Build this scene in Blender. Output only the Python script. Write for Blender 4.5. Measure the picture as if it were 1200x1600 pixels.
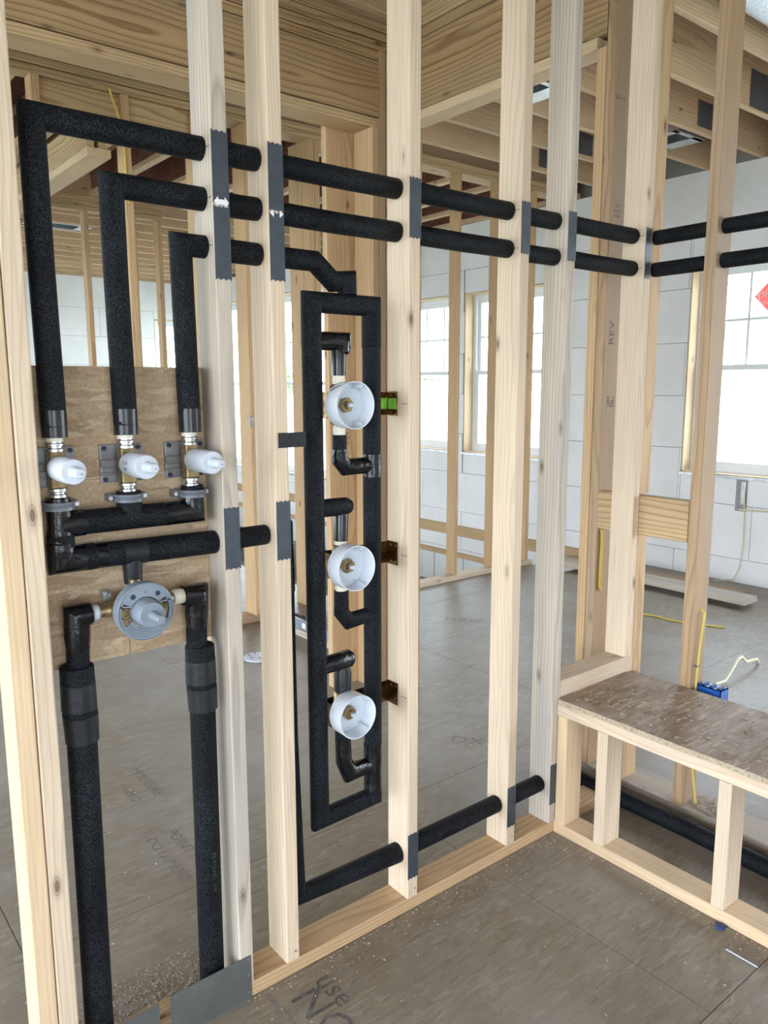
import bpy, bmesh, math, random
from mathutils import Vector, Matrix

for o in list(bpy.data.objects):
    bpy.data.objects.remove(o, do_unlink=True)
scene = bpy.context.scene
COL = scene.collection
RND = random.Random(7)

# ------------------------------------------------------------------ camera
cam_d = bpy.data.cameras.new('camera'); cam = bpy.data.objects.new('camera', cam_d); COL.objects.link(cam)
_F = Vector((0.620173796917654, 0.7683150130200239, -0.15835561999746317))
_R = Vector((0.7778739527938714, -0.6284151594436896, -0.0025496953151786556))
_U = Vector((0.10147204137878871, 0.1215994578499534, 0.9873788516415665))
cam.matrix_world = Matrix(((_R.x, _U.x, -_F.x, 0), (_R.y, _U.y, -_F.y, 0), (_R.z, _U.z, -_F.z, 1.4757), (0, 0, 0, 1)))
cam_d.sensor_fit = 'VERTICAL'; cam_d.sensor_height = 36.0; cam_d.lens = 1224.71 * 36.0 / 1600.0
cam_d.clip_start = 0.05; cam_d.clip_end = 300
scene.camera = cam

# ------------------------------------------------------------------ world: a bright overcast sky
world = bpy.data.worlds.new('overcast_sky'); scene.world = world; world.use_nodes = True
wn = world.node_tree.nodes; wl = world.node_tree.links
bg = wn['Background']; tc = wn.new('ShaderNodeTexCoord'); sp = wn.new('ShaderNodeSeparateXYZ'); rp = wn.new('ShaderNodeValToRGB')
wl.new(tc.outputs['Generated'], sp.inputs[0]); wl.new(sp.outputs['Z'], rp.inputs[0]); wl.new(rp.outputs[0], bg.inputs[0])
rp.color_ramp.elements[0].position = 0.0; rp.color_ramp.elements[0].color = (0.88, 0.945, 1.04, 1)
rp.color_ramp.elements[1].position = 0.9; rp.color_ramp.elements[1].color = (0.74, 0.865, 1.04, 1)
bg.inputs[1].default_value = 4.6

# ------------------------------------------------------------------ portals: the openings daylight comes through
def portal(name, loc, direction, sx, sy):
    l = bpy.data.lights.new(name, 'AREA'); l.shape = 'RECTANGLE'; l.size = sx; l.size_y = sy
    l.cycles.is_portal = True
    o = bpy.data.objects.new(name, l); COL.objects.link(o); o.location = loc
    o.rotation_euler = Vector(direction).to_track_quat('-Z', 'Y').to_euler()
    return o

scene.view_settings.view_transform = 'Standard'
scene.view_settings.look = 'None'
scene.view_settings.gamma = 1.0
scene.view_settings.use_curve_mapping = False
scene.view_settings.exposure = 1.28

# ================================================================== helpers
WM = {}
def reg(o, parent=None):
    COL.objects.link(o)
    own = Matrix.LocRotScale(o.location, o.rotation_euler, o.scale)
    if parent is not None:
        o.parent = parent
        o.matrix_parent_inverse = WM[parent.name].inverted()
    WM[o.name] = own
    return o

def tag(o, label, cat, group=None):
    o['label'] = label; o['category'] = cat
    if group: o['group'] = group
    return o

def thing(name, label, cat, loc=(0, 0, 0), group=None):
    o = bpy.data.objects.new(name, None); o.location = loc; o.empty_display_size = 0.05
    reg(o); return tag(o, label, cat, group)

def struct_empty(name, loc=(0, 0, 0)):
    o = bpy.data.objects.new(name, None); o.location = loc; reg(o); o['kind'] = 'structure'; return o

class MB:
    """collects vertices and faces of one mesh"""
    def __init__(s): s.v = []; s.f = []; s.smooth = []
    def box(s, x0, x1, y0, y1, z0, z1):
        b = len(s.v)
        s.v += [(x0,y0,z0),(x1,y0,z0),(x1,y1,z0),(x0,y1,z0),(x0,y0,z1),(x1,y0,z1),(x1,y1,z1),(x0,y1,z1)]
        for f in ((3,2,1,0),(4,5,6,7),(0,1,5,4),(1,2,6,5),(2,3,7,6),(3,0,4,7)): s.f.append([b+i for i in f]); s.smooth.append(False)
        return s
    def prism(s, pts, axis, a, b):
        """extrude a 2D outline along an axis ('x','y','z')"""
        n = len(pts); o = len(s.v)
        for t in (a, b):
            for p, q in pts:
                s.v.append({'x': (t, p, q), 'y': (p, t, q), 'z': (p, q, t)}[axis])
        s.f.append([o+i for i in range(n)][::-1]); s.f.append([o+n+i for i in range(n)]); s.smooth += [False, False]
        for i in range(n):
            j = (i+1) % n; s.f.append([o+i, o+j, o+n+j, o+n+i]); s.smooth.append(False)
        return s
    def tube(s, pts, r, n=24, caps=True, flat=(1, 1), mitre=True):
        """round tube with mitred corners; r is one radius or one per point"""
        P = [Vector(p) for p in pts]; m = len(P); rr = r if isinstance(r, (list, tuple)) else [r]*m
        D = [(P[i+1]-P[i]).normalized() for i in range(m-1)]
        ref = Vector((0.0, 0.0, 1.0)) if abs(D[0].z) < 0.8 else Vector((1.0, 0, 0))
        A = D[0].cross(ref).normalized(); B = D[0].cross(A).normalized()
        o = len(s.v)
        for i in range(m):
            if 0 < i < m:
                if i < m-1:
                    q = D[i-1].rotation_difference(D[i])
                    A2, B2 = q @ A, q @ B
                    nrm = (D[i-1]+D[i]).normalized()
                else: A2, B2, nrm = A, B, D[i-1]
            else: A2, B2, nrm = A, B, D[0]
            for k in range(n):
                a = 2*math.pi*k/n
                d = A*math.cos(a)*flat[0] + B*math.sin(a)*flat[1]
                base = P[i] + d*rr[i]
                if 0 < i < m-1:
                    t = -((base-P[i]).dot(nrm))/D[i-1].dot(nrm)
                    base = base + D[i-1]*t
                s.v.append(tuple(base))
            A, B = A2, B2
        for i in range(m-1):
            for k in range(n):
                k2 = (k+1) % n
                s.f.append([o+i*n+k, o+i*n+k2, o+(i+1)*n+k2, o+(i+1)*n+k]); s.smooth.append(True)
        if caps:
            s.f.append([o+k for k in range(n)][::-1]); s.f.append([o+(m-1)*n+k for k in range(n)]); s.smooth += [False, False]
        return s
    def lathe(s, prof, c, axis='y', n=40, close=False):
        """prof: list of (radius, offset along axis); rings joined in order"""
        o = len(s.v); m = len(prof)
        for r, t in prof:
            for k in range(n):
                a = 2*math.pi*k/n; u, w = r*math.cos(a), r*math.sin(a)
                s.v.append({'y': (c[0]+u, c[1]+t, c[2]+w), 'z': (c[0]+u, c[1]+w, c[2]+t), 'x': (c[0]+t, c[1]+u, c[2]+w)}[axis])
        rng = range(m) if close else range(m-1)
        for i in rng:
            j = (i+1) % m
            for k in range(n):
                k2 = (k+1) % n
                s.f.append([o+i*n+k, o+i*n+k2, o+j*n+k2, o+j*n+k]); s.smooth.append(True)
        if not close:
            s.f.append([o+k for k in range(n)]); s.f.append([o+(m-1)*n+k for k in range(n)]); s.smooth += [False, False]
        return s
    def quad(s, a, b, c, d):
        o = len(s.v); s.v += [tuple(a), tuple(b), tuple(c), tuple(d)]; s.f.append([o, o+1, o+2, o+3]); s.smooth.append(False); return s

def build(name, mb, mat, parent=None, loc=None, bevel=0, seg=2, jitter=0, recalc=True, autosmooth=50):
    me = bpy.data.meshes.new(name)
    vs = mb.v
    if loc is not None: vs = [(x-loc[0], y-loc[1], z-loc[2]) for x, y, z in vs]
    me.from_pydata(vs, [], mb.f)
    me.polygons.foreach_set('use_smooth', mb.smooth)
    bm = bmesh.new(); bm.from_mesh(me)
    if recalc: bmesh.ops.recalc_face_normals(bm, faces=bm.faces)
    if autosmooth:
        lim = math.radians(autosmooth)
        for e in bm.edges:
            if len(e.link_faces) == 2 and e.calc_face_angle(0) > lim: e.smooth = False
    if bevel:
        es = [e for e in bm.edges if len(e.link_faces) == 2 and e.calc_face_angle(0) > 0.6]
        bmesh.ops.bevel(bm, geom=es, offset=bevel, segments=seg, affect='EDGES', profile=0.6)
    bm.to_mesh(me); bm.free()
    if mat: me.materials.append(mat)
    o = bpy.data.objects.new(name, me)
    if loc is not None: o.location = loc
    return reg(o, parent)

# ------------------------------------------------------------------ materials
def newmat(name):
    m = bpy.data.materials.new(name); m.use_nodes = True
    nt = m.node_tree; b = nt.nodes['Principled BSDF']
    return m, nt, nt.nodes, nt.links, b
def spec(b, v):
    b.inputs['Specular IOR Level'].default_value = v
def ramp(N, stops, interp='LINEAR'):
    r = N.new('ShaderNodeValToRGB'); cr = r.color_ramp; cr.interpolation = interp
    while len(cr.elements) > 1: cr.elements.remove(cr.elements[-1])
    cr.elements[0].position = stops[0][0]; cr.elements[0].color = (*stops[0][1], 1)
    for p, c in stops[1:]:
        e = cr.elements.new(p); e.color = (*c, 1)
    return r
def mix(N, L, typ, fac, a, b):
    m = N.new('ShaderNodeMix'); m.data_type = 'RGBA'; m.blend_type = typ
    for s, v in ((m.inputs[0], fac), (m.inputs[6], a), (m.inputs[7], b)):
        if isinstance(v, (int, float)): s.default_value = v
        elif isinstance(v, tuple): s.default_value = (*v, 1)
        else: L.new(v, s)
    return m.outputs[2]
def coords(N, L, scale=(1, 1, 1), rand=True):
    t = N.new('ShaderNodeTexCoord'); out = t.outputs['Object']
    if rand:
        oi = N.new('ShaderNodeObjectInfo'); vm = N.new('ShaderNodeVectorMath'); vm.operation = 'MULTIPLY_ADD'
        cmb = N.new('ShaderNodeCombineXYZ')
        for k, s_ in enumerate((7.3, 13.7, 91.0)):
            mt = N.new('ShaderNodeMath'); mt.operation = 'MULTIPLY'; mt.inputs[1].default_value = s_
            L.new(oi.outputs['Random'], mt.inputs[0]); L.new(mt.outputs[0], cmb.inputs[k])
        va = N.new('ShaderNodeVectorMath'); va.operation = 'ADD'
        L.new(out, va.inputs[0]); L.new(cmb.outputs[0], va.inputs[1]); out2 = va.outputs[0]
    else: out2 = out
    mp = N.new('ShaderNodeMapping'); mp.inputs['Scale'].default_value = scale
    L.new(out2, mp.inputs[0])
    return out, out2, mp.outputs[0]

def wood(name, pale, grain, contrast=0.5, ring=38, stain=None, stain_amt=0.35, knots=True, rough=0.62, hue=0.12):
    """sawn softwood: growth rings cut by the board, knots, blotches; the local z axis is the grain"""
    m, nt, N, L, b = newmat(name)
    raw, obj, mp = coords(N, L, (1, 1, 0.09))
    oi = N.new('ShaderNodeObjectInfo')
    # pith line somewhere outside the board, different for each board
    off = N.new('ShaderNodeCombineXYZ')
    for k, (mul, add) in enumerate(((0.16, -0.08), (0.11, 0.02))):
        mt = N.new('ShaderNodeMath'); mt.operation = 'MULTIPLY_ADD'; mt.inputs[1].default_value = mul; mt.inputs[2].default_value = add
        if k == 1:
            fr = N.new('ShaderNodeMath'); fr.operation = 'MULTIPLY'; fr.inputs[1].default_value = 17.3; L.new(oi.outputs['Random'], fr.inputs[0])
            f2 = N.new('ShaderNodeMath'); f2.operation = 'FRACT'; L.new(fr.outputs[0], f2.inputs[0]); L.new(f2.outputs[0], mt.inputs[0])
        else: L.new(oi.outputs['Random'], mt.inputs[0])
        L.new(mt.outputs[0], off.inputs[k])
    warp = N.new('ShaderNodeTexNoise'); warp.inputs['Scale'].default_value = 5.0; warp.inputs['Detail'].default_value = 2.0
    mw = N.new('ShaderNodeMapping'); mw.inputs['Scale'].default_value = (1, 1, 0.22); L.new(obj, mw.inputs[0]); L.new(mw.outputs[0], warp.inputs[0])
    ws = N.new('ShaderNodeVectorMath'); ws.operation = 'MULTIPLY_ADD'; ws.inputs[1].default_value = (0.075, 0.075, 0); ws.inputs[2].default_value = (-0.037, -0.037, 0)
    L.new(warp.outputs['Color'], ws.inputs[0])
    a1 = N.new('ShaderNodeVectorMath'); a1.operation = 'ADD'; L.new(raw, a1.inputs[0]); L.new(off.outputs[0], a1.inputs[1])
    a2 = N.new('ShaderNodeVectorMath'); a2.operation = 'ADD'; L.new(a1.outputs[0], a2.inputs[0]); L.new(ws.outputs[0], a2.inputs[1])
    wv = N.new('ShaderNodeTexWave'); wv.wave_type = 'RINGS'; wv.rings_direction = 'Z'; wv.wave_profile = 'SAW'
    wv.inputs['Scale'].default_value = ring; wv.inputs['Distortion'].default_value = 0.6; wv.inputs['Detail'].default_value = 1.5
    wv.inputs['Detail Scale'].default_value = 0.3
    L.new(a2.outputs[0], wv.inputs[0])
    rr = ramp(N, [(0.0, (0, 0, 0)), (0.55, (0.18,)*3), (0.86, (1, 1, 1)), (1.0, (0.1,)*3)])
    L.new(wv.outputs['Fac'], rr.inputs[0])
    fine = N.new('ShaderNodeTexNoise'); fine.inputs['Scale'].default_value = 260; fine.inputs['Detail'].default_value = 3
    mf = N.new('ShaderNodeMapping'); mf.inputs['Scale'].default_value = (1, 1, 0.02); L.new(obj, mf.inputs[0]); L.new(mf.outputs[0], fine.inputs[0])
    g = N.new('ShaderNodeMath'); g.operation = 'MULTIPLY'; g.inputs[1].default_value = contrast; L.new(rr.outputs[0], g.inputs[0])
    c1 = mix(N, L, 'MIX', g.outputs[0], pale, grain)
    fr = ramp(N, [(0.3, (0.84,)*3), (0.7, (1.06,)*3)]); L.new(fine.outputs[0], fr.inputs[0])
    c2 = mix(N, L, 'MULTIPLY', 0.8, c1, fr.outputs[0])
    # slow blotches
    bl = N.new('ShaderNodeTexNoise'); bl.inputs['Scale'].default_value = 6; bl.inputs['Detail'].default_value = 3
    mb_ = N.new('ShaderNodeMapping'); mb_.inputs['Scale'].default_value = (1, 1, 0.25); L.new(obj, mb_.inputs[0]); L.new(mb_.outputs[0], bl.inputs[0])
    br = ramp(N, [(0.35, (0.82,)*3), (0.65, (1.1,)*3)]); L.new(bl.outputs[0], br.inputs[0])
    c3 = mix(N, L, 'MULTIPLY', 0.55, c2, br.outputs[0])
    if stain:
        st = N.new('ShaderNodeTexNoise'); st.inputs['Scale'].default_value = 14; st.inputs['Detail'].default_value = 4
        ms = N.new('ShaderNodeMapping'); ms.inputs['Scale'].default_value = (1, 1, 0.08); ms.inputs['Location'].default_value = (3, 1, 5)
        L.new(obj, ms.inputs[0]); L.new(ms.outputs[0], st.inputs[0])
        sr = ramp(N, [(0.42, (0, 0, 0)), (0.68, (1, 1, 1))]); L.new(st.outputs[0], sr.inputs[0])
        sm = N.new('ShaderNodeMath'); sm.operation = 'MULTIPLY'; sm.inputs[1].default_value = stain_amt; L.new(sr.outputs[0], sm.inputs[0])
        c3 = mix(N, L, 'MIX', sm.outputs[0], c3, stain)
    if knots:
        vo = N.new('ShaderNodeTexVoronoi'); vo.inputs['Scale'].default_value = 1.0; vo.inputs['Randomness'].default_value = 1.0
        mk = N.new('ShaderNodeMapping'); mk.inputs['Scale'].default_value = (11, 11, 4.2); L.new(obj, mk.inputs[0]); L.new(mk.outputs[0], vo.inputs[0])
        kr = ramp(N, [(0.0, (1, 1, 1)), (0.05, (1.0,)*3), (0.062, (0.45,)*3), (0.085, (0.6,)*3), (0.10, (0.25,)*3), (0.17, (0, 0, 0))]); L.new(vo.outputs['Distance'], kr.inputs[0])
        sx = N.new('ShaderNodeSeparateColor'); L.new(vo.outputs['Color'], sx.inputs[0])
        gt = N.new('ShaderNodeMath'); gt.operation = 'GREATER_THAN'; gt.inputs[1].default_value = 0.35; L.new(sx.outputs[0], gt.inputs[0])
        km = N.new('ShaderNodeMath'); km.operation = 'MULTIPLY'; L.new(kr.outputs[0], km.inputs[0]); L.new(gt.outputs[0], km.inputs[1])
        k2 = N.new('ShaderNodeMath'); k2.operation = 'MULTIPLY'; k2.inputs[1].default_value = 0.85; L.new(km.outputs[0], k2.inputs[0])
        c3 = mix(N, L, 'MIX', k2.outputs[0], c3, (grain[0]*0.28, grain[1]*0.22, grain[2]*0.2))
    hs = N.new('ShaderNodeHueSaturation')
    hm = N.new('ShaderNodeMath'); hm.operation = 'MULTIPLY_ADD'; hm.inputs[1].default_value = hue*2; hm.inputs[2].default_value = 1.0-hue
    L.new(oi.outputs['Random'], hm.inputs[0]); L.new(hm.outputs[0], hs.inputs['Value'])
    L.new(c3, hs.inputs['Color']); L.new(hs.outputs[0], b.inputs['Base Color'])
    bp = N.new('ShaderNodeBump'); bp.inputs['Strength'].default_value = 0.25; bp.inputs['Distance'].default_value = 0.001
    L.new(fine.outputs[0], bp.inputs['Height']); L.new(bp.outputs[0], b.inputs['Normal'])
    b.inputs['Roughness'].default_value = rough; spec(b, 0.3)
    return m

M = {}
M['pale']   = wood('pale_spruce', (0.71, 0.572, 0.42), (0.50, 0.355, 0.225), 0.5, 34, hue=0.04)
M['pale2']  = wood('greyed_spruce', (0.60, 0.52, 0.42), (0.36, 0.295, 0.23), 0.7, 26, stain=(0.33, 0.32, 0.31), stain_amt=0.55, hue=0.05)
M['warm']   = wood('warm_pine', (0.62, 0.43, 0.24), (0.38, 0.20, 0.09), 0.55, 28, hue=0.08)
M['brown']  = wood('browned_pine', (0.50, 0.345, 0.20), (0.27, 0.15, 0.075), 0.6, 30, stain=(0.34, 0.29, 0.25), stain_amt=0.5, hue=0.06)
M['syp']    = wood('yellow_pine', (0.58, 0.42, 0.235), (0.33, 0.19, 0.09), 0.8, 22, hue=0.06)
M['header'] = wood('header_pine', (0.50, 0.335, 0.17), (0.25, 0.14, 0.06), 0.9, 17, stain=(0.30, 0.22, 0.14), stain_amt=0.4, hue=0.05)
M['joist']  = wood('joist_pine', (0.66, 0.48, 0.30), (0.46, 0.27, 0.14), 0.6, 20, hue=0.08)
M['rail']   = wood('bright_pine', (0.70, 0.53, 0.34), (0.56, 0.36, 0.20), 0.35, 34, hue=0.03)

def simple(name, col, rough=0.5, metal=0.0, bump=None, sp_=0.5, noise=None, trans=0, coat=0):
    m, nt, N, L, b = newmat(name)
    b.inputs['Base Color'].default_value = (*col, 1); b.inputs['Roughness'].default_value = rough; b.inputs['Metallic'].default_value = metal
    spec(b, sp_)
    if noise or bump:
        raw, obj, mp = coords(N, L, (1, 1, 1))
        nz = N.new('ShaderNodeTexNoise'); nz.inputs['Scale'].default_value = (noise or bump)[0]; nz.inputs['Detail'].default_value = 4
        L.new(mp, nz.inputs[0])
        if noise:
            r = ramp(N, [(0.3, tuple(c*noise[1] for c in col)), (0.7, tuple(min(1, c*noise[2]) for c in col))]); L.new(nz.outputs[0], r.inputs[0]); L.new(r.outputs[0], b.inputs['Base Color'])
        if bump:
            n2 = N.new('ShaderNodeTexNoise'); n2.inputs['Scale'].default_value = bump[0]; n2.inputs['Detail'].default_value = 5; L.new(mp, n2.inputs[0])
            bp = N.new('ShaderNodeBump'); bp.inputs['Strength'].default_value = bump[1]; bp.inputs['Distance'].default_value = bump[2]
            L.new(n2.outputs[0], bp.inputs['Height']); L.new(bp.outputs[0], b.inputs['Normal'])
    if trans: b.inputs['Transmission Weight'].default_value = trans
    if coat: b.inputs['Coat Weight'].default_value = coat
    return m

def foam_mat():
    m, nt, N, L, b = newmat('black_foam')
    raw, obj, mp = coords(N, L, (1, 1, 1))
    vo = N.new('ShaderNodeTexVoronoi'); vo.inputs['Scale'].default_value = 380; L.new(mp, vo.inputs[0])
    nz = N.new('ShaderNodeTexNoise'); nz.inputs['Scale'].default_value = 9; nz.inputs['Detail'].default_value = 4; L.new(mp, nz.inputs[0])
    r = ramp(N, [(0.10, (0.040, 0.047, 0.056)), (0.42, (0.007, 0.0085, 0.011)), (0.75, (0.001, 0.0013, 0.002))]); L.new(vo.outputs['Distance'], r.inputs[0])
    r2 = ramp(N, [(0.3, (0.6,)*3), (0.7, (1.5,)*3)]); L.new(nz.outputs[0], r2.inputs[0])
    c = mix(N, L, 'MULTIPLY', 1.0, r.outputs[0], r2.outputs[0]); L.new(c, b.inputs['Base Color'])
    bp = N.new('ShaderNodeBump'); bp.inputs['Strength'].default_value = 0.7; bp.inputs['Distance'].default_value = 0.0012
    L.new(vo.outputs['Distance'], bp.inputs['Height']); L.new(bp.outputs[0], b.inputs['Normal'])
    b.inputs['Roughness'].default_value = 0.6; spec(b, 0.14)
    return m
M['foam'] = foam_mat()
M['tape'] = simple('black_vinyl_tape', (0.004, 0.0045, 0.006), 0.22, 0, bump=(15, 0.8, 0.014), sp_=0.45)
M['sheet'] = simple('smooth_black_vinyl', (0.008, 0.009, 0.011), 0.27, 0, bump=(9, 0.3, 0.004), sp_=0.5)
M['felt'] = simple('matte_black_tape', (0.012, 0.0135, 0.016), 0.42, 0, bump=(40, 0.4, 0.006), sp_=0.35)
M['plate'] = simple('blued_steel', (0.065, 0.077, 0.095), 0.42, 0.35, noise=(30, 0.85, 1.15), sp_=0.5)
M['plate2'] = simple('grey_steel', (0.17, 0.18, 0.175), 0.42, 0.6, noise=(9, 0.8, 1.15), sp_=0.5)
M['brass'] = simple('raw_brass', (0.33, 0.25, 0.13), 0.42, 0.85, noise=(60, 0.6, 1.3), bump=(200, 0.4, 0.001))
M['gold'] = simple('gold_zinc', (0.15, 0.085, 0.035), 0.22, 0.9, noise=(60, 0.15, 1.9))
M['green'] = simple('green_zinc', (0.30, 0.62, 0.10), 0.35, 0.3, noise=(60, 0.7, 1.2))
M['steel'] = simple('bright_steel', (0.62, 0.62, 0.63), 0.25, 1.0, noise=(30, 0.7, 1.1))
M['galv'] = simple('galvanised_sheet', (0.55, 0.57, 0.59), 0.3, 0.9, noise=(14, 0.75, 1.2))
M['ribbed'] = simple('truss_plate_steel', (0.13, 0.135, 0.15), 0.45, 0.5)
M['greyplastic'] = simple('grey_plastic', (0.22, 0.26, 0.31), 0.38, 0, noise=(20, 0.93, 1.05))
M['clamp'] = simple('grey_clamp_plastic', (0.13, 0.145, 0.17), 0.35)
M['bracket'] = simple('grey_cast_metal', (0.26, 0.26, 0.27), 0.45, 0.5, noise=(40, 0.8, 1.15))
M['whiteplastic'] = simple('white_plastic', (0.55, 0.59, 0.65), 0.35)
M['pex'] = simple('ivory_plastic', (0.74, 0.69, 0.56), 0.4)
M['ink'] = simple('dark_ink', (0.02, 0.025, 0.05), 0.6)
M['print'] = simple('white_print', (0.85, 0.86, 0.88), 0.5)
M['yellow'] = simple('yellow_cable_jacket', (0.66, 0.50, 0.10), 0.4)
M['cream'] = simple('cream_cable_jacket', (0.66, 0.62, 0.42), 0.4)
M['blue'] = simple('blue_plastic', (0.02, 0.13, 0.55), 0.35)
M['navy'] = simple('navy_plastic', (0.02, 0.05, 0.16), 0.5)
M['purple'] = simple('purple_plastic', (0.30, 0.06, 0.42), 0.4)
M['black'] = simple('black_plastic', (0.015, 0.016, 0.018), 0.4)
M['red'] = simple('red_sticker', (0.90, 0.16, 0.15), 0.5, trans=0.35)
M['vinyl'] = simple('white_window_vinyl', (0.78, 0.82, 0.84), 0.4)
M['foil'] = simple('foil_duct', (0.75, 0.80, 0.86), 0.22, 0.95, bump=(60, 1.0, 0.01))
M['hole'] = simple('dark_cavity', (0.02, 0.015, 0.01), 0.9)

def cup_mat():
    m, nt, N, L, b = newmat('frosted_plastic')
    b.inputs['Base Color'].default_value = (0.66, 0.71, 0.78, 1); b.inputs['Roughness'].default_value = 0.3
    b.inputs['Subsurface Weight'].default_value = 0.35; b.inputs['Subsurface Radius'].default_value = (0.02, 0.02, 0.02); b.inputs['Subsurface Scale'].default_value = 0.5
    return m
M['cup'] = cup_mat()

def osb(name, a, b_, c, scale=1.0, plane='z', dirt=None, bumpd=0.0012, rough=0.7):
    m, nt, N, L, b = newmat(name)
    raw, obj, mp = coords(N, L, (1, 1, 1), rand=False)
    cols = []
    nzw = N.new('ShaderNodeTexNoise'); nzw.inputs['Scale'].default_value = 7*scale; L.new(mp, nzw.inputs[0])
    prev = None; hgt = None
    for i, ang in enumerate((0.3, 1.35, 2.4)):
        mm = N.new('ShaderNodeMapping'); mm.inputs['Rotation'].default_value = (0, 0, ang) if plane == 'z' else (0, ang, 0); mm.inputs['Scale'].default_value = ((11, 60, 1)[0]*scale, 60*scale, 60*scale); mm.inputs['Location'].default_value = (i*3.1, i*1.7, i)
        L.new(mp, mm.inputs[0])
        ad = N.new('ShaderNodeVectorMath'); ad.operation = 'MULTIPLY_ADD'; ad.inputs[1].default_value = (1.3, 1.3, 1.3); L.new(nzw.outputs['Color'], ad.inputs[0]); L.new(mm.outputs[0], ad.inputs[2])
        vo = N.new('ShaderNodeTexVoronoi'); vo.inputs['Scale'].default_value = 1.0; L.new(ad.outputs[0], vo.inputs[0])
        s_ = N.new('ShaderNodeSeparateColor'); L.new(vo.outputs['Color'], s_.inputs[0])
        r = ramp(N, [(0.0, a), (0.35, b_), (0.75, b_), (1.0, c)]); L.new(s_.outputs[i % 3], r.inputs[0])
        if prev is None: prev = r.outputs[0]; hgt = s_.outputs[1]
        else:
            gt = N.new('ShaderNodeMath'); gt.operation = 'GREATER_THAN'; gt.inputs[1].default_value = 0.55; L.new(s_.outputs[(i+1) % 3], gt.inputs[0])
            prev = mix(N, L, 'MIX', gt.outputs[0], prev, r.outputs[0])
    n3 = N.new('ShaderNodeTexNoise'); n3.inputs['Scale'].default_value = 130*scale; n3.inputs['Detail'].default_value = 3; L.new(mp, n3.inputs[0])
    r3 = ramp(N, [(0.3, (0.8,)*3), (0.7, (1.15,)*3)]); L.new(n3.outputs[0], r3.inputs[0])
    prev = mix(N, L, 'MULTIPLY', 0.8, prev, r3.outputs[0])
    if dirt:
        for sc_, col, lo, hi, amt in dirt:
            nd = N.new('ShaderNodeTexNoise'); nd.inputs['Scale'].default_value = sc_; nd.inputs['Detail'].default_value = 6; nd.inputs['Roughness'].default_value = 0.6; L.new(mp, nd.inputs[0])
            rd = ramp(N, [(lo, (0, 0, 0)), (hi, (amt,)*3)]); L.new(nd.outputs[0], rd.inputs[0])
            prev = mix(N, L, 'MIX', rd.outputs[0], prev, col)
    L.new(prev, b.inputs['Base Color'])
    bp = N.new('ShaderNodeBump'); bp.inputs['Strength'].default_value = 0.35; bp.inputs['Distance'].default_value = bumpd
    L.new(hgt, bp.inputs['Height']); L.new(bp.outputs[0], b.inputs['Normal'])
    b.inputs['Roughness'].default_value = rough; spec(b, 0.4)
    return m
M['osb'] = osb('strand_board', (0.34, 0.23, 0.135), (0.46, 0.335, 0.21), (0.58, 0.45, 0.31), 1.25, 'y', dirt=[(5, (0.34, 0.25, 0.165), 0.45, 0.75, 0.4)])
M['deck'] = osb('roof_deck_board', (0.10, 0.035, 0.02), (0.17, 0.06, 0.035), (0.26, 0.11, 0.06), 0.8)
M['floor'] = osb('dirty_subfloor', (0.205, 0.168, 0.122), (0.25, 0.210, 0.157), (0.31, 0.268, 0.205), 1.7,
                 dirt=[(0.9, (0.34, 0.318, 0.288), 0.44, 0.62, 0.75), (3.0, (0.19, 0.155, 0.115), 0.50, 0.78, 0.7), (11, (0.33, 0.30, 0.26), 0.52, 0.72, 0.35), (22, (0.44, 0.41, 0.37), 0.6, 0.8, 0.4)], rough=0.42)
M['bench'] = osb('muddy_strand_board', (0.19, 0.125, 0.078), (0.31, 0.225, 0.15), (0.50, 0.41, 0.30), 1.7,
                 dirt=[(7, (0.46, 0.40, 0.34), 0.48, 0.68, 0.8), (12, (0.15, 0.105, 0.07), 0.52, 0.72, 0.7)], rough=0.55)
M['edge'] = osb('strand_board_edge', (0.30, 0.23, 0.15), (0.45, 0.37, 0.26), (0.52, 0.44, 0.32), 3.0)

def icf_mat():
    m, nt, N, L, b = newmat('white_foam_block')
    raw, obj, mp = coords(N, L, (1, 1, 1), rand=False)
    nz = N.new('ShaderNodeTexNoise'); nz.inputs['Scale'].default_value = 3; nz.inputs['Detail'].default_value = 6; L.new(mp, nz.inputs[0])
    r = ramp(N, [(0.35, (0.80, 0.81, 0.81)), (0.6, (0.86, 0.87, 0.88))]); L.new(nz.outputs[0], r.inputs[0])
    n2 = N.new('ShaderNodeTexNoise'); n2.inputs['Scale'].default_value = 7; n2.inputs['Detail'].default_value = 8; n2.inputs['Roughness'].default_value = 0.7; L.new(mp, n2.inputs[0])
    r2 = ramp(N, [(0.66, (0, 0, 0)), (0.74, (0.8,)*3)]); L.new(n2.outputs[0], r2.inputs[0])
    # splashed mud near the foot of the wall: stays with the wall
    sx = N.new('ShaderNodeSeparateXYZ'); L.new(raw, sx.inputs[0])
    hz = ramp(N, [(0.0, (1, 1, 1)), (0.45, (0, 0, 0))]); L.new(sx.outputs['Z'], hz.inputs[0])
    mm = N.new('ShaderNodeMath'); mm.operation = 'MULTIPLY'; L.new(r2.outputs[0], mm.inputs[0]); L.new(hz.outputs[0], mm.inputs[1])
    c = mix(N, L, 'MIX', mm.outputs[0], r.outputs[0], (0.38, 0.27, 0.17)); L.new(c, b.inputs['Base Color'])
    b.inputs['Roughness'].default_value = 0.8; spec(b, 0.2)
    return m
M['icf'] = icf_mat()
M['core'] = simple('joint_concrete', (0.34, 0.335, 0.33), 0.9)  # even grey of the wall core, visible in block joints and panel seams

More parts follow.
